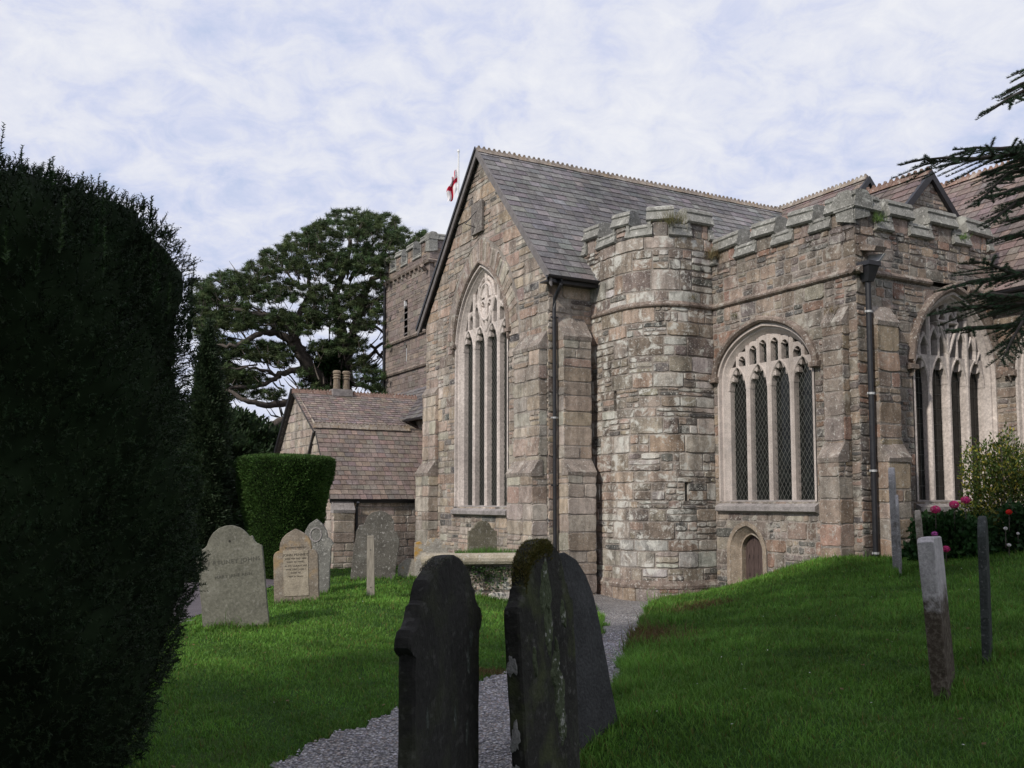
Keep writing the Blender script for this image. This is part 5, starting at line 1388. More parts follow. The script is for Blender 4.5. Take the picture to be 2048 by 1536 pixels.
# right hand stones seen edge-on
def edge_stone(x, y, z, yaw, w_, h_, th, m, label, lean=0, tilt=0, seed=1, out=None):
    e_ = headstone((x, y, z), yaw, lean, tilt, label, 'headstones seen edge-on on the right-hand bank')
    out = out or ([(-w_/2, -.3), (w_/2, -.3), (w_/2, h_ * .86)] + arc(0, h_ * .80, w_/2, h_ * .20, 15, 165, 12) + [(-w_/2, h_ * .86)])
    rough_plate('slab', out, th, m, e_, .004, seed, .06); return e_
edge_stone(3.02, 6.75, T(2.9, 6.6) - .02, R(61), .62, 1.12, .105, graded('pale_top_headstone', (.44,.41,.41), (.060,.046,.034), .98, .10), 'thick edge-on headstone with pale top and dark lower half on right bank', R(-3.2), R(-1.5), 31, out=[(-.31, -.3), (.31, -.3), (.31, 1.0), (.27, 1.10), (-.28, 1.12), (-.31, 1.09), (-.305, .5)])
edge_stone(3.82, 7.75, T(3.7, 7.6) - .02, R(61.5), .55, 1.18, .06, stone_mat('slate_edge_headstone', base=(.05, .055, .052), lichen=.2, lcol=(.08, .09, .08), spk=.1), 'thin dark edge-on slate headstone at the right edge of the lawn', R(0), R(0), 32)
hx = P(1788, 940, 14.7)
edge_stone(5.92, 14.75, T(5.9, 14.7), R(66.5), .55, 1.60, .09, M['grave_pale'], 'tallest thin white-edged headstone beside the corner drainpipe', R(-1), R(0), 33)
edge_stone(5.80, 14.3, T(5.8, 14.3), R(67), .5, 1.18, .04, M['grave_pale'], 'thinnest white-edged headstone in front of the corner buttress', R(-1), R(0), 34)
edge_stone(5.88, 13.7, T(5.9, 13.7), R(65), .5, .95, .075, stone_mat('pale_brown_headstone', base=(.34, .30, .25), lichen=.6, lcol=(.10, .07, .05), spk=.3, stain=.5), 'lowest brown and white edge-on headstone nearest the path bank by the buttress', R(-3), R(0), 35)

# ------------------------------------------------------------------ table tomb
tt = empty('table_tomb', (-.40, 16.3, -1.62), R(7), label='low stone table tomb with thick rounded granite slab and ivy on its side', cat='tomb')
w = MB(); ch_ = MB()
out = []
sl = MB(); X0, X1, Y0, Y1 = -1.15, 1.15, -.42, .48
rr_ = random.Random(12)
def rrect(ins, z, wob=0.):
    q = []; rad = .18 - min(ins, .1)
    for (cx_, cy_, a0) in ((X1 - rad - ins, Y0 + rad + ins, -90), (X1 - rad - ins, Y1 - rad - ins, 0), (X0 + rad + ins, Y1 - rad - ins, 90), (X0 + rad + ins, Y0 + rad + ins, 180)):
        for k in range(5): q.append((cx_ + rad * math.cos(R(a0 + 22.5 * k)), cy_ + rad * math.sin(R(a0 + 22.5 * k)), z + .012 * math.sin(cx_ * 2 + k)))
    return q
rings = [rrect(.10, .56), rrect(.02, .575), rrect(0, .62), rrect(0, .67), rrect(.025, .72), rrect(.09, .745)]
vs = [p for q in rings for p in q]; m_ = 20
sl.add(vs, [(k*m_+i, k*m_+(i+1) % m_, (k+1)*m_+(i+1) % m_, (k+1)*m_+i) for k in range(5) for i in range(m_)] + [tuple(range(m_))[::-1], tuple(range(5*m_, 6*m_))])
sl.build('tomb_slab', M['tomb'], tt, smooth=False)
w = MB(); bk = MB()
pl_ = [(-.92, .34), (-.92, -.28), (.92, -.28), (.92, .34)]
sides(w, bk, [(-.92, .34), (-.92, -.28)], -.3, .56, 'turret', rr_); sides(w, bk, [(-.92, -.28), (.92, -.28)], -.3, .56, 'turret', rr_); sides(w, bk, [(.92, -.28), (.92, .34)], -.3, .56, 'turret', rr_); sides(w, bk, [(.92, .34), (-.92, .34)], -.3, .56, 'turret', rr_)
o = w.build('tomb_base', M['rubble_turret'], tt); bk.build('mortar', M['mortar'], o)

# ------------------------------------------------------------------ foliage surfaces
def revolve_pts(n, prof, lump=.08, seed=0, front_only=None):
    # area-weighted points on a surface of revolution, prof = [(z, r)]
    z = np.array([p[0] for p in prof]); rr = np.array([p[1] for p in prof])
    seg = np.hypot(np.diff(z), np.diff(rr)) * (rr[1:] + rr[:-1]) / 2; cum = np.cumsum(seg) / seg.sum()
    u_ = nr.uniform(0, 1, n); i = np.searchsorted(cum, u_); i = np.clip(i, 0, len(seg) - 1); t = nr.uniform(0, 1, n)
    zz_ = z[i] + (z[i+1] - z[i]) * t; rad = rr[i] + (rr[i+1] - rr[i]) * t
    th = nr.uniform(0, 2 * math.pi, n)
    dz_ = (z[i+1] - z[i]); dr = (rr[i+1] - rr[i]); L = np.hypot(dz_, dr) + 1e-9
    nz = -dr / L; nrr = dz_ / L
    N = np.stack([nrr * np.cos(th), nrr * np.sin(th), nz], 1)
    l = lump * (np.sin(th * 5 + zz_ * 4 + seed) + np.sin(th * 11 - zz_ * 7 + seed) * .6 + np.sin(zz_ * 13 + th * 3) * .4)
    rad = rad + l
    return np.stack([rad * np.cos(th), rad * np.sin(th), zz_], 1), N
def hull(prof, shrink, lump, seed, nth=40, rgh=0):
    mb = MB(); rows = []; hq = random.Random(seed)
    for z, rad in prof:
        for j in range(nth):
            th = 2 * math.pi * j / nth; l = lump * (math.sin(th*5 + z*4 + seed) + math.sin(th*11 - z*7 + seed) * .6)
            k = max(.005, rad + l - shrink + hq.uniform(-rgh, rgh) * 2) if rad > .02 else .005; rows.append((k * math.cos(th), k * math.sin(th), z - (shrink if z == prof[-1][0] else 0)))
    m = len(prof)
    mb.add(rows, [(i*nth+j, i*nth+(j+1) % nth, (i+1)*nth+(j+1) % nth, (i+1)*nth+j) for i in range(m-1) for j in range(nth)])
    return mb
def densify(prof, step=.15):
    out = []
    for (z0_, r0), (z1_, r1) in zip(prof[:-1], prof[1:]):
        k = max(1, int(math.hypot(z1_-z0_, r1-r0) / step))
        out += [(z0_ + (z1_-z0_) * i / k, r0 + (r1-r0) * i / k) for i in range(k)]
    return out + [prof[-1]]

# big dark yew on the left
ypr = [(-1.66, .72), (-1.45, .97), (-1.1, 1.16), (-.7, 1.25), (0, 1.25), (.6, 1.22), (1.0, 1.21), (1.3, 1.19), (1.48, 1.14), (1.64, 1.00), (1.74, .76), (1.81, .42), (1.84, .02)]
yew = empty('yew_tree', (-3.12, 5.3, 0), label='big dark rounded yew with upright tip shoots filling the left edge', cat='tree')
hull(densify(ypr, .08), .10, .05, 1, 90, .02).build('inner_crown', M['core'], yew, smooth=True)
n = 30000; Pt, Nn = revolve_pts(n, ypr, .05, 1)
Pt -= Nn * (nr.uniform(0, 1, (n, 1)) ** 1.5) * .14
D = Nn * .55 + rand_unit(n) * .5 + np.array([0, 0, .45]); D /= np.linalg.norm(D, axis=1)[:, None]
V, cl = sprigs(Pt, D, nr.uniform(.04, .085, n), 12, .024, .0065, (.018, .036, .013), .5)
np_mesh('foliage', V, 3, cl, M['leaf'], yew)
# upright leaders on top
n = 130; Pt, Nn = revolve_pts(n * 6, [q for q in ypr if q[0] > .95], .05, 1); sel = np.argsort(nr.uniform(0, 1, len(Pt)))[:n]; Pt = Pt[sel]
D = np.array([0, 0, 1.]) + rand_unit(n) * .07; D /= np.linalg.norm(D, axis=1)[:, None]
V, cl = sprigs(Pt - np.array([0, 0, .06]), D, nr.choice([.14, .18, .24, .29], n), 80, .030, .008, (.04, .085, .028), flat=False)
np_mesh('tip_shoots', V, 3, cl, M['leaf'], yew)
w = MB(); w.tube([(0, 0, -1.75), (0, 0, -1.2), (.05, 0, -.2)], [.22, .18, .1], 8); w.build('trunk', M['bark'], yew)

def leafy(name_, loc, prof, n, lump, ln, wd, col, label, cat='tree', seed=0, shrink=.12, depth=.15, tr=None, group=None, var=.35, up=.3, lite_top=0):
    e_ = empty(name_, loc, label=label, cat=cat, group=group)
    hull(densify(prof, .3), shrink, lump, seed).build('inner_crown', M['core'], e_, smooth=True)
    Pt, Nn = revolve_pts(n, prof, lump, seed); Pt -= Nn * nr.uniform(0, depth, (n, 1))
    D = Nn * .7 + rand_unit(n) * .6 + np.array([0, 0, up]); D /= np.linalg.norm(D, axis=1)[:, None]
    c_ = colvar(n, col, var)
    V = leafq(Pt, D, nr.uniform(.6, 1.3, n) * ln, wd)
    np_mesh('foliage', V, 4, c_, M['leaf'], e_)
    if tr: w = MB(); w.tube([(0, 0, prof[0][0] - .4), (0, 0, prof[0][0] + .6)], tr, 8); w.build('trunk', M['bark'], e_)
    return e_
# clipped yew drum
zc = T(-5.25, 22.6)
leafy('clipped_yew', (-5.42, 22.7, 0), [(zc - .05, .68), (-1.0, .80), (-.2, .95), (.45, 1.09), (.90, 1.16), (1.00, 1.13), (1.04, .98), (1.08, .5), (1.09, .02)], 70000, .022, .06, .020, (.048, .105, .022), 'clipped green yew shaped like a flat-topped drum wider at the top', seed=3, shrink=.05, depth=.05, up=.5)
# slim dark upright yew behind the big yew
leafy('upright_yew', (-7.1, 22.0, 0), [(T(-7, 22) - .05, .60), (-.5, .58), (1.0, .5), (2.4, .40), (3.4, .26), (4.0, .12), (4.25, .02)], 26000, .08, .10, .03, (.018, .034, .014), 'slender dark upright yew between the big yew and the pine', seed=5, shrink=.12)
# dark evergreens in the background
bg = [(-11.6, 31, 2.3, 3.0, 'dark evergreen bush beside the upright yew'), (-12.2, 40, 2.9, 4.0, 'low dark evergreen beneath the pale dead branches'), (-9.2, 41, 2.6, 3.4, 'dark evergreen mound just left of the vestry gable'), (-16, 36, 3.5, 6.0, 'tall dark evergreen hidden mostly by the big yew'), (-15, 58, 5, 3.5, 'far dark evergreen low on the horizon under the pine'), (-6.2, 62, 4.5, 3.0, 'far evergreen low behind the chimney pots'), (-22, 50, 6, 7, 'far tall evergreen behind the left-hand yew')]
for i, (x, y, rad, top, lb) in enumerate(bg):
    leafy('evergreen_tree', (x, y, 0), [(-1.9, rad * .7), (-.8, rad * .95), (top * .35, rad), (top * .7, rad * .8), (top * .92, rad * .45), (top, .05)], 14000, rad * .10, .24, .10, (.016, .034, .012), lb, seed=i + 9, shrink=.3, depth=.4, group='dark evergreens beyond the churchyard', var=.4)
for i, (x, y, rad, top) in enumerate([(26, 40, 6, 6), (36, 30, 7, 7), (20, 60, 7, 5)]):
    leafy('evergreen_tree', (x, y, 0), [(-1.9, rad * .7), (-.8, rad * .95), (top * .35, rad), (top * .7, rad * .8), (top * .92, rad * .45), (top, .05)], 6000, rad * .10, .34, .14, (.02, .04, .014), ['broad evergreen behind the transept out to the right', 'broadest evergreen beyond the churchyard to the right', 'evergreen behind the nave'][i], seed=i + 19, shrink=.3, depth=.4, group='dark evergreens beyond the churchyard', var=.4)
# shade trees behind the photographer
for i, (x, y, rad, zb_, top) in enumerate([(-9.5, -5.6, 3.6, 1.4, 10.0), (2.8, -8.5, 4.0, 2.4, 10.0), (-6.3, -1.2, 4.2, 1.2, 17.0)]):
    e_ = leafy('shade_tree', (x, y, 0), [(zb_, rad * .5), (zb_ + .8, rad * .95), ((zb_ + top) / 2, rad), (top * .85, rad * .7), (top, .05)], 9000, rad * .12, .34, .16, (.03, .06, .02), ['tall leafy tree close behind and left of the viewpoint', 'tall leafy tree straight behind the viewpoint', 'tall leafy tree left of the big yew'][i], seed=i + 40, shrink=.9, depth=1.2, group='tall trees around the viewpoint', var=.3)
    w = MB(); w.tube([(0, 0, -1.9), (0.1, 0, 0), (0, 0, top * .6)], [.34, .28, .12], 10); w.build('trunk', M['bark'], e_)

# ------------------------------------------------------------------ pine
pine = empty('pine_tree', (P(672, 900, 52).x, 52, -1.8), label='large spreading pine with crooked limbs behind the vestry roof', cat='tree')
PO = pine.location
rp = random.Random(5)
def pin(px, py, Y): return P(px, py, Y) - PO
limbs = MB()
def limb(pts, r0, r1, n=8, mb=limbs, wig=.08):
    pts = [pin(*p) for p in pts]; out = []
    for i in range(len(pts) - 1):
        k = 5
        for j in range(k):
            t = j / k; p0_ = pts[max(i-1, 0)]; p1_ = pts[i]; p2_ = pts[i+1]; p3_ = pts[min(i+2, len(pts)-1)]
            q = .5 * ((2*p1_) + (p2_-p0_)*t + (2*p0_-5*p1_+4*p2_-p3_)*t*t + (-p0_+3*p1_-3*p2_+p3_)*t**3)
            out.append(q + Vector((rp.uniform(-wig, wig), rp.uniform(-wig, wig), rp.uniform(-wig, wig))) * (1 if i + j else 0))
    out.append(pts[-1]); m = len(out)
    mb.tube(out, [r0 + (r1 - r0) * (i / (m-1)) ** .8 for i in range(m)], n)
    return out
limb([(672, 1060, 52), (675, 900, 52), (682, 800, 52), (690, 740, 52), (684, 690, 52)], .75, .42, 10)
limb([(684, 700, 52), (678, 640, 52.5), (670, 590, 53), (690, 540, 53), (700, 480, 53)], .40, .10)
limb([(686, 720, 52), (705, 670, 51), (722, 630, 51), (728, 590, 50.5), (745, 560, 50), (790, 545, 49)], .42, .10)
limb([(676, 800, 52), (650, 770, 51), (618, 735, 50), (598, 700, 49.5), (585, 670, 49)], .50, .30)
limb([(598, 700, 49.5), (560, 668, 49), (520, 668, 48), (470, 690, 47), (430, 690, 47)], .26, .07)
limb([(588, 672, 49), (560, 640, 49), (520, 630, 48), (480, 618, 48), (440, 610, 48)], .22, .06)
limb([(590, 680, 49), (600, 630, 50), (620, 580, 51), (610, 520, 51)], .24, .07)
limb([(618, 738, 50), (570, 745, 49), (520, 770, 48), (460, 775, 47), (430, 790, 47)], .20, .05)
limb([(670, 830, 52), (620, 840, 50), (570, 842, 48), (520, 856, 47), (480, 832, 46), (440, 815, 46)], .36, .12)
limb([(660, 805, 52), (600, 800, 50), (540, 808, 48), (490, 800, 47), (455, 780, 47)], .28, .08)
limb([(560, 755, 49), (530, 740, 48), (480, 735, 47), (440, 740, 47)], .10, .04)
limb([(690, 740, 52), (730, 720, 51), (760, 690, 50), (800, 660, 50)], .16, .05)
limb([(712, 640, 51), (760, 660, 50), (800, 700, 49)], .12, .03); limb([(740, 690, 51), (790, 740, 50), (830, 760, 50)], .09, .03); limb([(690, 760, 52), (730, 775, 51), (770, 790, 50), (830, 780, 50)], .16, .04)
limb([(728, 610, 51), (770, 600, 50), (810, 620, 49)], .12, .04); limb([(700, 560, 53), (740, 500, 52), (760, 450, 52)], .12, .04); limb([(690, 540, 53), (650, 500, 53), (640, 460, 53)], .12, .04)
trk = limbs.build('trunk', M['bark'], pine, smooth=True)
dead = MB()
for a in ([(480, 880, 44), (450, 905, 43.5), (430, 940, 43)], [(490, 850, 44), (460, 880, 43), (425, 910, 42.5)], [(470, 840, 44), (440, 870, 43.5), (415, 900, 43)], [(488, 850, 44), (484, 885, 43), (450, 915, 42.5), (425, 935, 42)]): limb(a, .07, .02, 6, dead, .03)
dead.build('dead_branch', M['bark_pale'], pine)
pads = [(440,700,40,30),(500,700,40,20),(470,760,50,22),(540,790,40,12),(430,800,30,20),(560,700,30,14),(620,770,20,14),(640,620,40,20),(700,620,30,20),(700,448,62,30),(760,465,50,38),(800,485,30,28),(645,475,45,30),(600,488,36,24),(560,520,42,28),(520,543,38,22),(455,568,46,26),(402,592,24,36),(640,530,66,30),(720,522,66,32),(785,535,42,28),(480,600,52,24),(560,582,50,26),(655,585,55,24),(740,585,46,22),(415,650,30,36),(480,650,34,12),(570,635,34,16),(640,640,40,14),(810,580,26,14),
        (420,620,40,40),(470,640,44,22),(540,640,50,24),(600,650,46,20),(640,700,26,22),(560,720,30,14),(430,750,40,30),(500,760,36,16),(700,690,40,18),(455,745,34,16),(510,712,26,10),(470,790,28,12),(725,730,26,18),(745,758,36,18),(775,780,34,18),(800,690,26,18),(740,650,30,12),(590,650,20,14),(430,700,26,14),(500,570,40,18),(690,660,26,12),(440,840,30,16),(420,780,24,20),(838,478,9,10),(846,468,5,5),(610,745,16,12),(540,690,26,10),(760,622,30,14),(820,770,24,14),(640,790,30,16),(830,640,14,12)]
CP_ = []; 
for (a, b, ra, rb) in pads:
    k = int(ra * rb / 11) + 5
    for _ in range(k):
        ang = rp.uniform(0, 2 * math.pi); q = rp.random() ** .5
        x, y = a + ra * q * math.cos(ang), b + rb * q * math.sin(ang); dY = rp.uniform(-3.8, 3.2)
        if x > 828 and b > 500: dY = abs(dY)
        CP_.append(tuple(pin(x, y, 50.5 + dY)))
ENV = [(385, 650), (395, 585), (450, 545), (520, 520), (570, 490), (620, 460), (680, 425), (760, 430), (815, 460), (842, 500), (842, 780), (790, 795), (740, 790), (700, 740), (640, 730), (560, 765), (470, 810), (410, 800)]
while len(CP_) < 2700:
    x, y = rp.uniform(385, 842), rp.uniform(425, 810)
    if not bool(inpoly(np.array(x), np.array(y), ENV)): continue
    g_ = math.sin(x * .045 + 1) * math.sin(y * .052) + .6 * math.sin(x * .021 - y * .034 + 2)
    if g_ < -.45 and y > 600: continue
    if rp.random() < (y - 600) / 330.: continue
    CP_.append(tuple(pin(x, y, 50.5 + (rp.uniform(-3.5, 3) if x < 828 else rp.uniform(0, 3)))))
fine = MB()
for i in range(170):
    x, y = rp.uniform(400, 835), rp.uniform(520, 830); dx_ = (x - 660) * rp.uniform(.10, .35); a_ = pin(x, y, 50 + rp.uniform(-3, 3)); Yk = 50 + rp.uniform(-2, 2)
    if x > 828: continue
    b_ = pin(x - dx_, y + rp.uniform(5, 40), Yk); m_ = (a_ + b_) * .5 + Vector((0, 0, rp.uniform(-.3, .2)))
    fine.tube([b_, m_, a_], [.05, .035, .012], 4, cap=False)
fine.build('fine_branches', M['bark'], pine)
CP_ = np.array(CP_); nc_ = len(CP_); per = 64
base_c = np.repeat(CP_, per, 0); U_ = rand_unit(nc_ * per); U_[:, 2] = np.abs(U_[:, 2]) * .9 - .15
U_ /= np.linalg.norm(U_, axis=1)[:, None]
st_ = base_c + rand_unit(nc_ * per) * nr.uniform(0, .17, (nc_ * per, 1)) * np.array([1.1, 1.1, .8])
cl = np.repeat(colvar(nc_, (.064, .100, .040), .50), per, 0) * nr.uniform(.7, 1.3, (nc_ * per, 1))
np_mesh('foliage', blades(st_, U_, nr.uniform(.14, .30, nc_ * per), .032), 3, cl.astype(np.float32), M['pine'], pine)
# twigs
tw_ = MB()
for i in range(0, nc_, 3):
    p = Vector(CP_[i]); d = Vector((rp.uniform(-.4, .4), rp.uniform(-.4, .4), -.5)) + (Vector((0, 0, 9)) - p) * .03; tw_.tube([p, p + d * .3, p + d * .75], [.010, .014, .02], 4, cap=False)
tw_.build('twigs', M['bark'], pine)
# ivy on the trunk
n = 16000; t = nr.uniform(0, 1, n)
pts_ = np.array([pin(672, 860, 51.5), pin(668, 800, 51.3), pin(655, 740, 51.2), pin(662, 690, 51.2)]); seg = np.clip((t * 3).astype(int), 0, 2); f_ = t * 3 - seg
c_ = pts_[seg] * (1 - f_[:, None]) + pts_[seg + 1] * f_[:, None]; wv = (1 - t) * 1.1 + .55
Pn = c_ + rand_unit(n) * (nr.uniform(.4, 1, (n, 1)) * wv[:, None]) * np.array([1, .7, .6]); D = rand_unit(n)
np_mesh('ivy', leafq(Pn, D, .17, .13), 4, colvar(n, (.020, .060, .012), .4), M['leaf'], pine)

# ------------------------------------------------------------------ cedar on the right
cedar = empty('cedar_tree', (10.4, 9.6, T(10.4, 9.6)), label='dark cedar whose layered branches reach in from the right edge', cat='tree')
CO = cedar.location
w = MB(); w.tube([Vector((0, 0, -.3)), Vector((0, 0, 3)), Vector((.1, .1, 7)), Vector((0, 0, 11))], [.5, .42, .30, .08], 12); w.build('trunk', M['bark'], cedar, smooth=True)
rc = random.Random(8)
tips = [((2034,144),(2100,130),.9,9.4),((2014,182),(2070,160),.9,9.2),((1980,221),(2048,182),1.0,9.0),((1826,321),(1950,318),1.5,8.8),((1905,300),(2000,298),1.1,9.3),((1953,411),(2020,345),1.0,9.2),((1974,455),(2040,400),.9,9.0),((1990,478),(2048,470),.8,8.8),((1939,520),(2020,545),1.2,8.6),((1901,574),(1985,558),1.1,8.8),((1947,590),(2020,592),1.0,8.5),((1893,617),(1985,615),1.2,8.7),((1891,663),(1985,655),1.0,8.6),((2002,724),(2048,640),1.1,8.4),((2016,705),(2060,610),1.1,8.9),((1968,345),(2040,330),1.0,9.5),((1985,395),(2060,370),1.0,8.9),((2000,320),(2070,315),.9,9.0),((2020,440),(2080,430),.9,8.6)]
wood = MB(); SP = []; SD = []
for (tp_, mid, dens, Y) in tips:
    a = P(*tp_, Y) - CO; b = P(*mid, Y + .25) - CO; c = Vector((0.0, .0, b.z + 1.1 + rc.uniform(-.3, .4)))
    d = b + (c - b) * .5 + Vector((0, rc.uniform(-.3, .3), -.12))
    wood.tube([a, (a + b) * .5 + Vector((0, 0, .02)), b, d, c], [.006, .012, .022, .05, .09], 6)
    path = [a, b, d]
    for k in range(2):
        p, q = path[k], path[k+1]; L = (q - p).length; ns = int(L / .034)
        for i in range(ns):
            t = (i + rc.random()) / ns; o_ = p + (q - p) * t; along_ = ((p - q).normalized())
            if k == 0: ramp_ = .25 + .75 * min(1, t * 1.6)
            else: ramp_ = 1.
            side = Vector((along_.y, -along_.x, 0)).normalized() * rc.choice((-1, 1)); bl = (.10 + rc.random() * .42) * ramp_ * dens * .8
            dirn = (side * rc.uniform(.4, 1) + along_ * rc.uniform(.3, 1) + Vector((0, 0, rc.uniform(-.28, .06)))).normalized()
            e2 = o_ + dirn * bl; wood.tube([o_, e2], [.006, .002], 4, cap=False)
            m_ = max(2, int(bl / .020))
            for j in range(m_): SP.append(tuple(o_ + dirn * bl * (j + rc.random()) / m_ + Vector((0, 0, .005)))); SD.append((dirn.x * .3, dirn.y * .3, 1))
wood.build('branch', M['bark'], cedar)
SP = np.array(SP); n0 = len(SP); per = 22
Pn = np.repeat(SP, per, 0); D = rand_unit(n0 * per); D[:, 2] = np.abs(D[:, 2]) * .8 - .1; D /= np.linalg.norm(D, axis=1)[:, None]
cl = np.repeat(colvar(n0, (.055, .100, .052), .4), per, 0)
np_mesh('foliage', blades(Pn, D, nr.uniform(.018, .034, n0 * per), .0042), 3, cl, M['pine'], cedar)
# the rest of its crown beyond the frame
n = 30000; ztop_ = 10.5
zz_ = nr.uniform(1.0, ztop_, n); lay_ = np.round(zz_ / .8) * .8 + nr.normal(0, .07, n); rad = (1 - (lay_ - 1) / 12.) * 3.2; ang = nr.uniform(-math.pi * .62, math.pi * .62, n); rr2 = rad * nr.uniform(.1, 1, n) ** .5
Pn = np.stack([rr2 * np.cos(ang), rr2 * np.sin(ang), lay_ + 1.2 - rr2 * .05], 1); D = rand_unit(n); D[:, 2] = np.abs(D[:, 2])
V = blades(Pn, D, .16, .035); np_mesh('outer_crown', V, 3, colvar(n, (.022, .048, .024), .35), M['pine'], cedar)

# ------------------------------------------------------------------ flower bed
def bush(name_, c, rx, ry, rz, n, ln, wd, col, label, var=.4, yel=0, cat='shrub', col2=None, f2=0, stems=True):
    e_ = empty(name_, (c[0], c[1], c[2]), label=label, cat=cat)
    U_ = rand_unit(n); U_[:, 2] = np.abs(U_[:, 2]); q = nr.uniform(.35, 1, (n, 1)) ** .6
    lum = 1 + .14 * np.sin(U_[:, :1] * 7 + 1) * np.cos(U_[:, 1:2] * 6) + .10 * np.sin(U_[:, 2:] * 11)
    Pn = U_ * q * lum * np.array([rx, ry, rz]); D = U_ * .5 + rand_unit(n) * .7 + np.array([0, 0, .35]); D /= np.linalg.norm(D, axis=1)[:, None]
    c_ = colvar(n, col, var, yel)
    if col2: k = nr.uniform(0, 1, n) < f2; c_[k] = colvar(k.sum(), col2, .3)
    np_mesh('foliage', leafq(Pn, D, nr.uniform(.7, 1.2, n) * ln, wd), 4, c_, M['leaf'], e_)
    w = MB(); q_ = random.Random(n)
    for i in range(12):
        a = q_.uniform(0, 6.28); rr = q_.uniform(.2, .8); w.tube([(0, 0, -.1), (rx * rr * .5 * math.cos(a), ry * rr * .5 * math.sin(a), rz * .5), (rx * rr * math.cos(a), ry * rr * math.sin(a), rz * .9)], [.012, .008, .004], 5)
    w.build('stems', M['bark'], e_)
    return e_
b0 = P(1985, 1100, 15.3)
yb = P(2020, 1000, 16.0)
bush('variegated_bush', (8.35, 16.1, T(8.3, 16)), .85, .7, 2.05, 13000, .070, .032, (.05, .085, .018), 'tall bush with yellow-edged leaves against the right-hand window', col2=(.20, .20, .03), f2=.26)
hyd = bush('hydrangea_bush', (7.15, 15.5, T(7.1, 15.5) - .02), .75, .55, .78, 4500, .10, .065, (.020, .062, .014), 'dark leafy hydrangea bush with pink flower heads below the window')
bush('hydrangea_bush', (8.3, 15.0, T(8.3, 15.0) - .02), .75, .5, .80, 4500, .09, .055, (.018, .055, .014), 'dark leafy bush with red and white flowers at the right edge')
def flower(px, py, Y, rad, col, label, kind='round'):
    c = P(px, py, Y); e_ = MB(); q_ = random.Random(int(px))
    e = empty('flower_head', c, label=label, cat='flower', group='flower heads in the bed below the window')
    n = 220; U_ = rand_unit(n); Pn = U_ * rad * np.array([1, 1, .8]); S = np.cross(U_, rand_unit(n)); S /= np.linalg.norm(S, axis=1)[:, None]; T2 = np.cross(U_, S); s = rad * .20
    V = np.stack([Pn - S * s, Pn - T2 * s + U_ * s * .3, Pn + S * s, Pn + T2 * s + U_ * s * .3], 1)
    np_mesh('petals', V, 4, colvar(n, col, .25), M['petal'], e)
    w = MB(); w.tube([(0, 0, -rad * .3), (.01, .03, -.30)], [.006, .008], 5); w.build('stem', M['bark'], e)
for (px_, py_, Y, rad, col, lb) in [(1871, 1019, 15.0, .072, (.62,.05,.20), 'bright pink flower head leftmost above the bed'), (1908, 1009, 15.1, .072, (.62,.05,.20), 'bright pink flower head in the middle below the window sill'), (1931, 1000, 15.2, .070, (.58,.05,.20), 'highest pink flower head touching the window sill'), (1869, 1068, 14.9, .048, (.50,.12,.42), 'small lilac pink flower head low at the left of the bed'), (1892, 1098, 14.7, .058, (.62,.05,.22), 'lowest pink flower head almost in the grass'), (2018, 1024, 14.8, .045, (.70,.03,.02), 'single red flower near the right edge'), (2011, 1057, 14.7, .030, (.8,.8,.78), 'upper white flower near the right edge'), (2036, 1067, 14.7, .024, (.8,.8,.78), 'middle white flower at the right edge'), (2018, 1090, 14.6, .030, (.8,.8,.78), 'lower white flower near the right edge')]:
    flower(px_, py_, Y, rad, col, lb)

# ------------------------------------------------------------------ small plants on the masonry and the tomb
def tuft_np(c, n, hgt, spread, wd, col, droop=.3):
    Pn = np.array(c)[None] + nr.normal(0, 1, (n, 3)) * np.array(spread); D = rand_unit(n) * .6 + np.array([0, 0, 1.]); D /= np.linalg.norm(D, axis=1)[:, None]
    return blades(Pn, D, nr.uniform(.5, 1.2, n) * hgt, wd), colvar(n, col, .35)
Vs = []; Cs = []
for (s, t, z, n, h_, sx_, cl_) in [(1.75, -2.22, 5.95, 260, .30, .14, (.12,.12,.05)), (2.82, -2.35, 5.28, 260, .34, .10, (.14,.12,.06)), (1.42, -.9, 5.98, 80, .16, .08, (.10,.11,.05)), (3.42, -6.16, 5.2, 160, .20, .06, (.07,.13,.03)), (2.3, -2.22, 4.36, 60, .10, .05, (.12,.11,.05)), (2.85, -2.9, 3.9, 70, .12, .05, (.10,.11,.05)), (5.9, -6.16, 5.2, 90, .12, .05, (.08,.16,.03)), (2.83, -5.6, 3.5, 120, .16, .08, (.12,.10,.05)), (1.25, -.1, 4.4, 70, .14, .05, (.11,.12,.05))]:
    c = LW(s, t, z); V, c_ = tuft_np(c, n, h_, (sx_, sx_, .03), .008, cl_); Vs.append(V); Cs.append(c_)
np_mesh('wall_weeds', np.concatenate(Vs), 3, np.concatenate(Cs), M['leaf'], None, label='dry tufts of weed growing on the battlements', cat='weeds', kind='stuff')
V, c_ = [], []
n = 900; x = nr.uniform(-.55, .55, n); Pn = np.stack([x, nr.normal(.28, .06, n), np.full(n, .73)], 1); D = rand_unit(n) * .5 + np.array([0, 0, 1.]); D /= np.linalg.norm(D, axis=1)[:, None]
np_mesh('grass_tuft', blades(Pn, D, nr.uniform(.05, .17, n) * (1 - np.abs(x)), .008), 3, colvar(n, (.07, .17, .03), .3), M['grass'], tt)
n = 420; x = nr.normal(-.05, .26, n); z = .55 - np.abs(nr.normal(0, .20, n)) ; Pn = np.stack([x, np.full(n, -.33) - nr.uniform(0, .06, n), z], 1); keep = z > .05; Pn = Pn[keep]; n = len(Pn); D = rand_unit(n) + np.array([0, -.6, -.3]); D /= np.linalg.norm(D, axis=1)[:, None]
np_mesh('ivy', leafq(Pn, D, .045, .035), 4, colvar(n, (.03, .065, .018), .4), M['leaf'], tt)

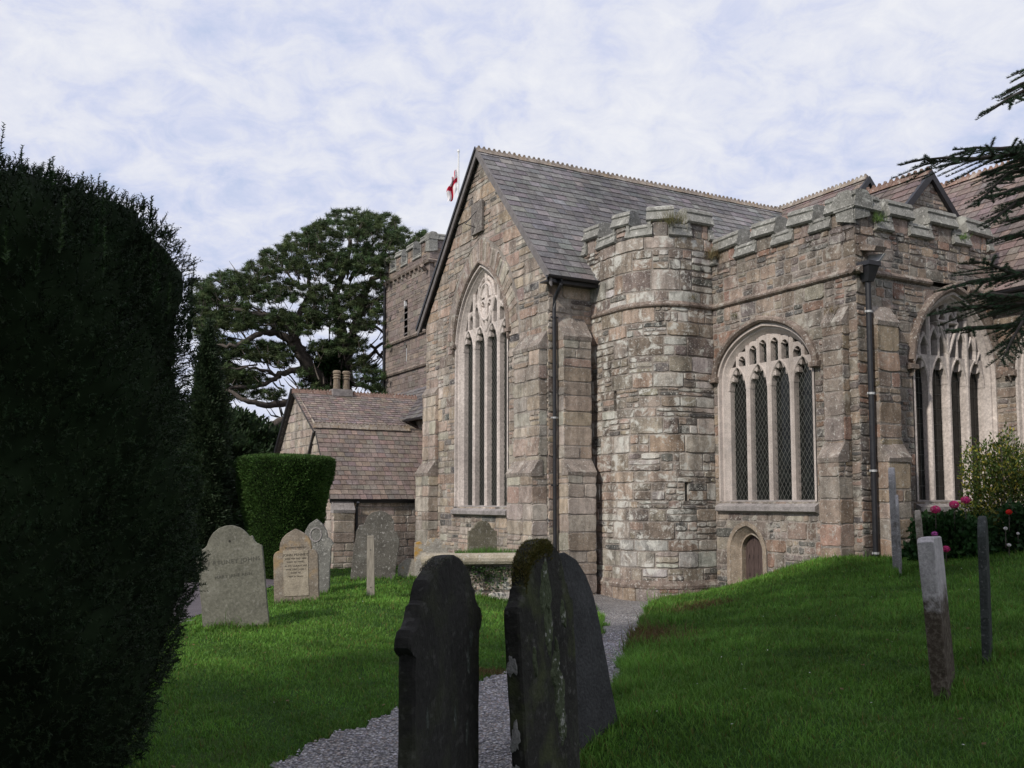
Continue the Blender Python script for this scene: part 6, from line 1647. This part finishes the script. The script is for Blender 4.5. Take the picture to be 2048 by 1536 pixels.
# ------------------------------------------------------------------ grass
def scatter(n, x0, x1, y0, y1):
    return nr.uniform(x0, x1, n), nr.uniform(y0, y1, n)
def hash_noise(x, y):
    return (np.sin(x * 1.7 + 1.3 * np.sin(y * 1.1)) + np.sin(y * 2.3 + 1.9 * np.sin(x * 1.3 + 2)) + .6 * np.sin(x * 5.1 + y * 4.3) + .5 * np.sin(x * 9.7 - y * 8.1)) / 3.1
Xs = []; Ys = []
for (n, y0, y1) in ((130000, 3.2, 7), (200000, 7, 12), (160000, 12, 18), (80000, 18, 30)):
    y = nr.uniform(y0, y1, n); x = nr.uniform(-.60, .60, n) * y
    Xs.append(x); Ys.append(y)
# thicker, longer fringe along the path
n = 60000; i = nr.integers(0, len(PATH), n); p = np.array(PATH); q = np.roll(p, -1, 0); t = nr.uniform(0, 1, (n, 1)); e_ = p[i] * (1 - t) + q[i] * t + nr.normal(0, .13, (n, 2))
Xs.append(e_[:, 0]); Ys.append(e_[:, 1])
n = 2200; ex = np.concatenate([nr.normal(.16, .18, 600), nr.normal(-.2, .3, 400), nr.normal(.55, .35, 1200)]); ey = np.concatenate([nr.normal(3.7, .25, 600), nr.normal(3.6, .2, 400), nr.normal(6.1, .4, 1200)])
GS = [(-3.43, 12.0, 6, .42), (-3.22, 14.4, 4, .35), (-2.75, 19.0, 8, .45), (-3.52, 17.0, 2, .3), (-2.28, 15.5, 0, .08), (-1.62, 19.2, 12, .35), (-2.0, 19.3, 10, .28), (-.4, 15.95, 7, 1.0), (c3.x, 6.05, 52, .42), (3.02, 6.75, 61, .33), (3.82, 7.75, 61, .3), (5.92, 14.75, 66, .3), (5.80, 14.3, 67, .25), (5.88, 13.7, 65, .25), (-.212, 2.95, 75, .32), (c2.x + .055, 3.28, 67, .28)]
for gx, gy, ga, gw_ in GS:
    n = int(1300 * gw_ + 250); t = nr.uniform(-gw_ - .05, gw_ + .05, n); o_ = nr.normal(0, .075, n)
    Xs.append(gx + t * math.cos(R(ga)) - o_ * math.sin(R(ga))); Ys.append(gy + t * math.sin(R(ga)) + o_ * math.cos(R(ga)))
X = np.concatenate(Xs); Y = np.concatenate(Ys); ntuft = sum(int(1300 * q[3] + 250) for q in GS); TU = np.zeros(len(X), bool); TU[-ntuft:] = True
ok = ~inpoly(X, Y, PATH, .04) & ~inpoly(X, Y, DRIVE, .05)
# not inside the church
dxy = np.stack([X - K0.x, Y - K0.y], 1); sl_ = dxy[:, 0] * math.cos(TH) + dxy[:, 1] * math.sin(TH); tl_ = -dxy[:, 0] * math.sin(TH) + dxy[:, 1] * math.cos(TH)
ok &= ~((sl_ > -.02) & (tl_ > 0)) & ~((sl_ > 2.86) & (tl_ > -6.09)) & ~((sl_ > 1.05) & (tl_ > -2.0)) & ~((sl_ > -2.56) & (tl_ > 7.18)) & ~((sl_ > 6.85) & (tl_ > -12))
X, Y, TU = X[ok], Y[ok], TU[ok]; n = len(X); Z = terr(X, Y)
hn = hash_noise(X, Y); dist = Y
longg = ((X > .9) & (Y > 6) & (hash_noise(X * .7 + 4, Y * .7) > .25)) | (np.abs(hn) > .85)
bank = np.exp(-((X - (1.15 + (Y - 9) * .16)) / .45) ** 2) * (Y > 7.5)
hgt = (.034 + .015 * hn + .012 * nr.normal(0, 1, n)) * (1 + .12 * np.clip(dist - 8, 0, 12) * .3); hgt = np.clip(hgt, .02, .2) * np.where(nr.uniform(0, 1, n) < .03, 1.9, 1.0) * (1 + longg * .35 + bank * 1.1)
hgt *= np.where((X > .8), 1.25, 1.0) * np.where(TU, 1.9, 1.0)
wd = .0045 + .00055 * np.clip(dist - 3, 0, 20)
D = np.stack([nr.normal(0, .38, n), nr.normal(0, .38, n), np.ones(n)], 1); D /= np.linalg.norm(D, axis=1)[:, None]
a = nr.uniform(0, 2 * math.pi, n); S = np.stack([np.cos(a), np.sin(a), np.zeros(n)], 1) * (wd / 2)[:, None]
P0 = np.stack([X, Y, Z - .005], 1); bend = np.stack([np.cos(a * 3), np.sin(a * 3), -.35 * np.ones(n)], 1) * (hgt * nr.uniform(.1, .55, n))[:, None]
Mi = P0 + D * (hgt * .6)[:, None]; Tp = P0 + D * (hgt)[:, None] + bend
V = np.stack([P0 - S, P0 + S, Mi + S * .7, Mi - S * .7, Tp], 1)
g = np.array([.092, .225, .034]) * (1 + .35 * nr.uniform(-1, 1, (n, 1))) * (1 + .28 * hn[:, None]) * (1 + .16 * np.sin(X * 3.3 + 2 * np.sin(Y * 2.9)) * np.sin(Y * 3.9 + X))[:, None]
yl = (nr.uniform(0, 1, n) < .035 + .05 * np.clip(hn, 0, 1)) ; g[yl] = np.array([.17, .17, .05]) * nr.uniform(.6, 1.1, (yl.sum(), 1))
g[:, 0] *= 1 + nr.uniform(0, .35, n)
br = (np.exp(-((X - 1.55) ** 2 + (Y - 11.2) ** 2 * .35) / .35) + np.exp(-((X - 2.8) ** 2 + (Y - 14.2) ** 2 * .5) / .3) + np.exp(-((X + .25) ** 2 * 1.5 + (Y - 9.55) ** 2 * 8) / .5)) > nr.uniform(.2, 1.0, n)
g[br] = np.array([.16, .11, .045]) * nr.uniform(.5, 1.1, (br.sum(), 1))
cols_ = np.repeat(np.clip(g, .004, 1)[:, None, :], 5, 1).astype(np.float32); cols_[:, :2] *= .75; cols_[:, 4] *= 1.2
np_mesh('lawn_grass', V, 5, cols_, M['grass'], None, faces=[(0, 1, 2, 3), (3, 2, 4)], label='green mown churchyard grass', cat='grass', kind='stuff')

# daisies and fallen leaves
n = 260; y = nr.uniform(4.5, 16, n); x = nr.uniform(-.45, .5, n) * y; ok = ~inpoly(x, y, PATH, .04) & (y < 15); x, y = x[ok], y[ok]; n = len(x); z = terr(x, y)
isl = nr.uniform(0, 1, n) < .7; c = np.stack([x, y, z + np.where(isl, .022, .05)], 1); N_ = rand_unit(n) * .4 + np.array([0, 0, 1]); N_ /= np.linalg.norm(N_, axis=1)[:, None]; S = np.cross(N_, rand_unit(n)); S /= np.linalg.norm(S, axis=1)[:, None]; T2 = np.cross(N_, S); rd = np.where(isl, .022, .010)[:, None]
V = np.stack([c - S * rd, c - T2 * rd * .6, c + S * rd, c + T2 * rd * .6], 1)
cl = np.where(isl[:, None], np.array([[.16, .10, .04]]), np.array([[.75, .75, .70]])) * nr.uniform(.6, 1.1, (n, 1))
np_mesh('fallen_leaves', V, 4, cl.astype(np.float32), M['petal'], None, label='scattered small brown leaves and daisies in the lawn', cat='leaf litter', kind='stuff')
# loose pebbles on the near gravel
n = 26000; y = nr.uniform(4.2, 12.5, n); x = nr.uniform(-2.0, 1.7, n); ok = inpoly(x, y, PATH, .04); x, y = x[ok], y[ok]; n = len(x); z = terr(x, y) + .012
rad = nr.uniform(.005, .013, n)[:, None] * (1 + .04 * (y[:, None] - 5)); c = np.stack([x, y, z + rad[:, 0] * .3], 1)
dirs = np.array([[1,0,0],[0,1,0],[-1,0,0],[0,-1,0],[0,0,.7]]); ang = nr.uniform(0, 6.28, n); ca, sa = np.cos(ang)[:, None], np.sin(ang)[:, None]
V = []
for d in dirs:
    k = nr.uniform(.7, 1.25, (n, 1)); V.append(c + np.concatenate([(d[0] * ca - d[1] * sa), (d[0] * sa + d[1] * ca), np.full((n, 1), d[2])], 1) * rad * k)
V = np.stack(V, 1); base = np.array([[.25,.235,.255],[.33,.31,.335],[.16,.15,.165],[.45,.43,.45],[.27,.22,.20]])[nr.integers(0, 5, n)] * nr.uniform(.8, 1.2, (n, 1))
pm, t_, b_ = mat('pebble', .8, .3); t_.links.new(attr(t_), b_.inputs['Base Color'])
np_mesh('loose_gravel', V, 5, base.astype(np.float32), pm, None, faces=[(0,1,4),(1,2,4),(2,3,4),(3,0,4)], label='loose grey and purple pebbles on the path', cat='gravel', kind='stuff')
print('scene built')
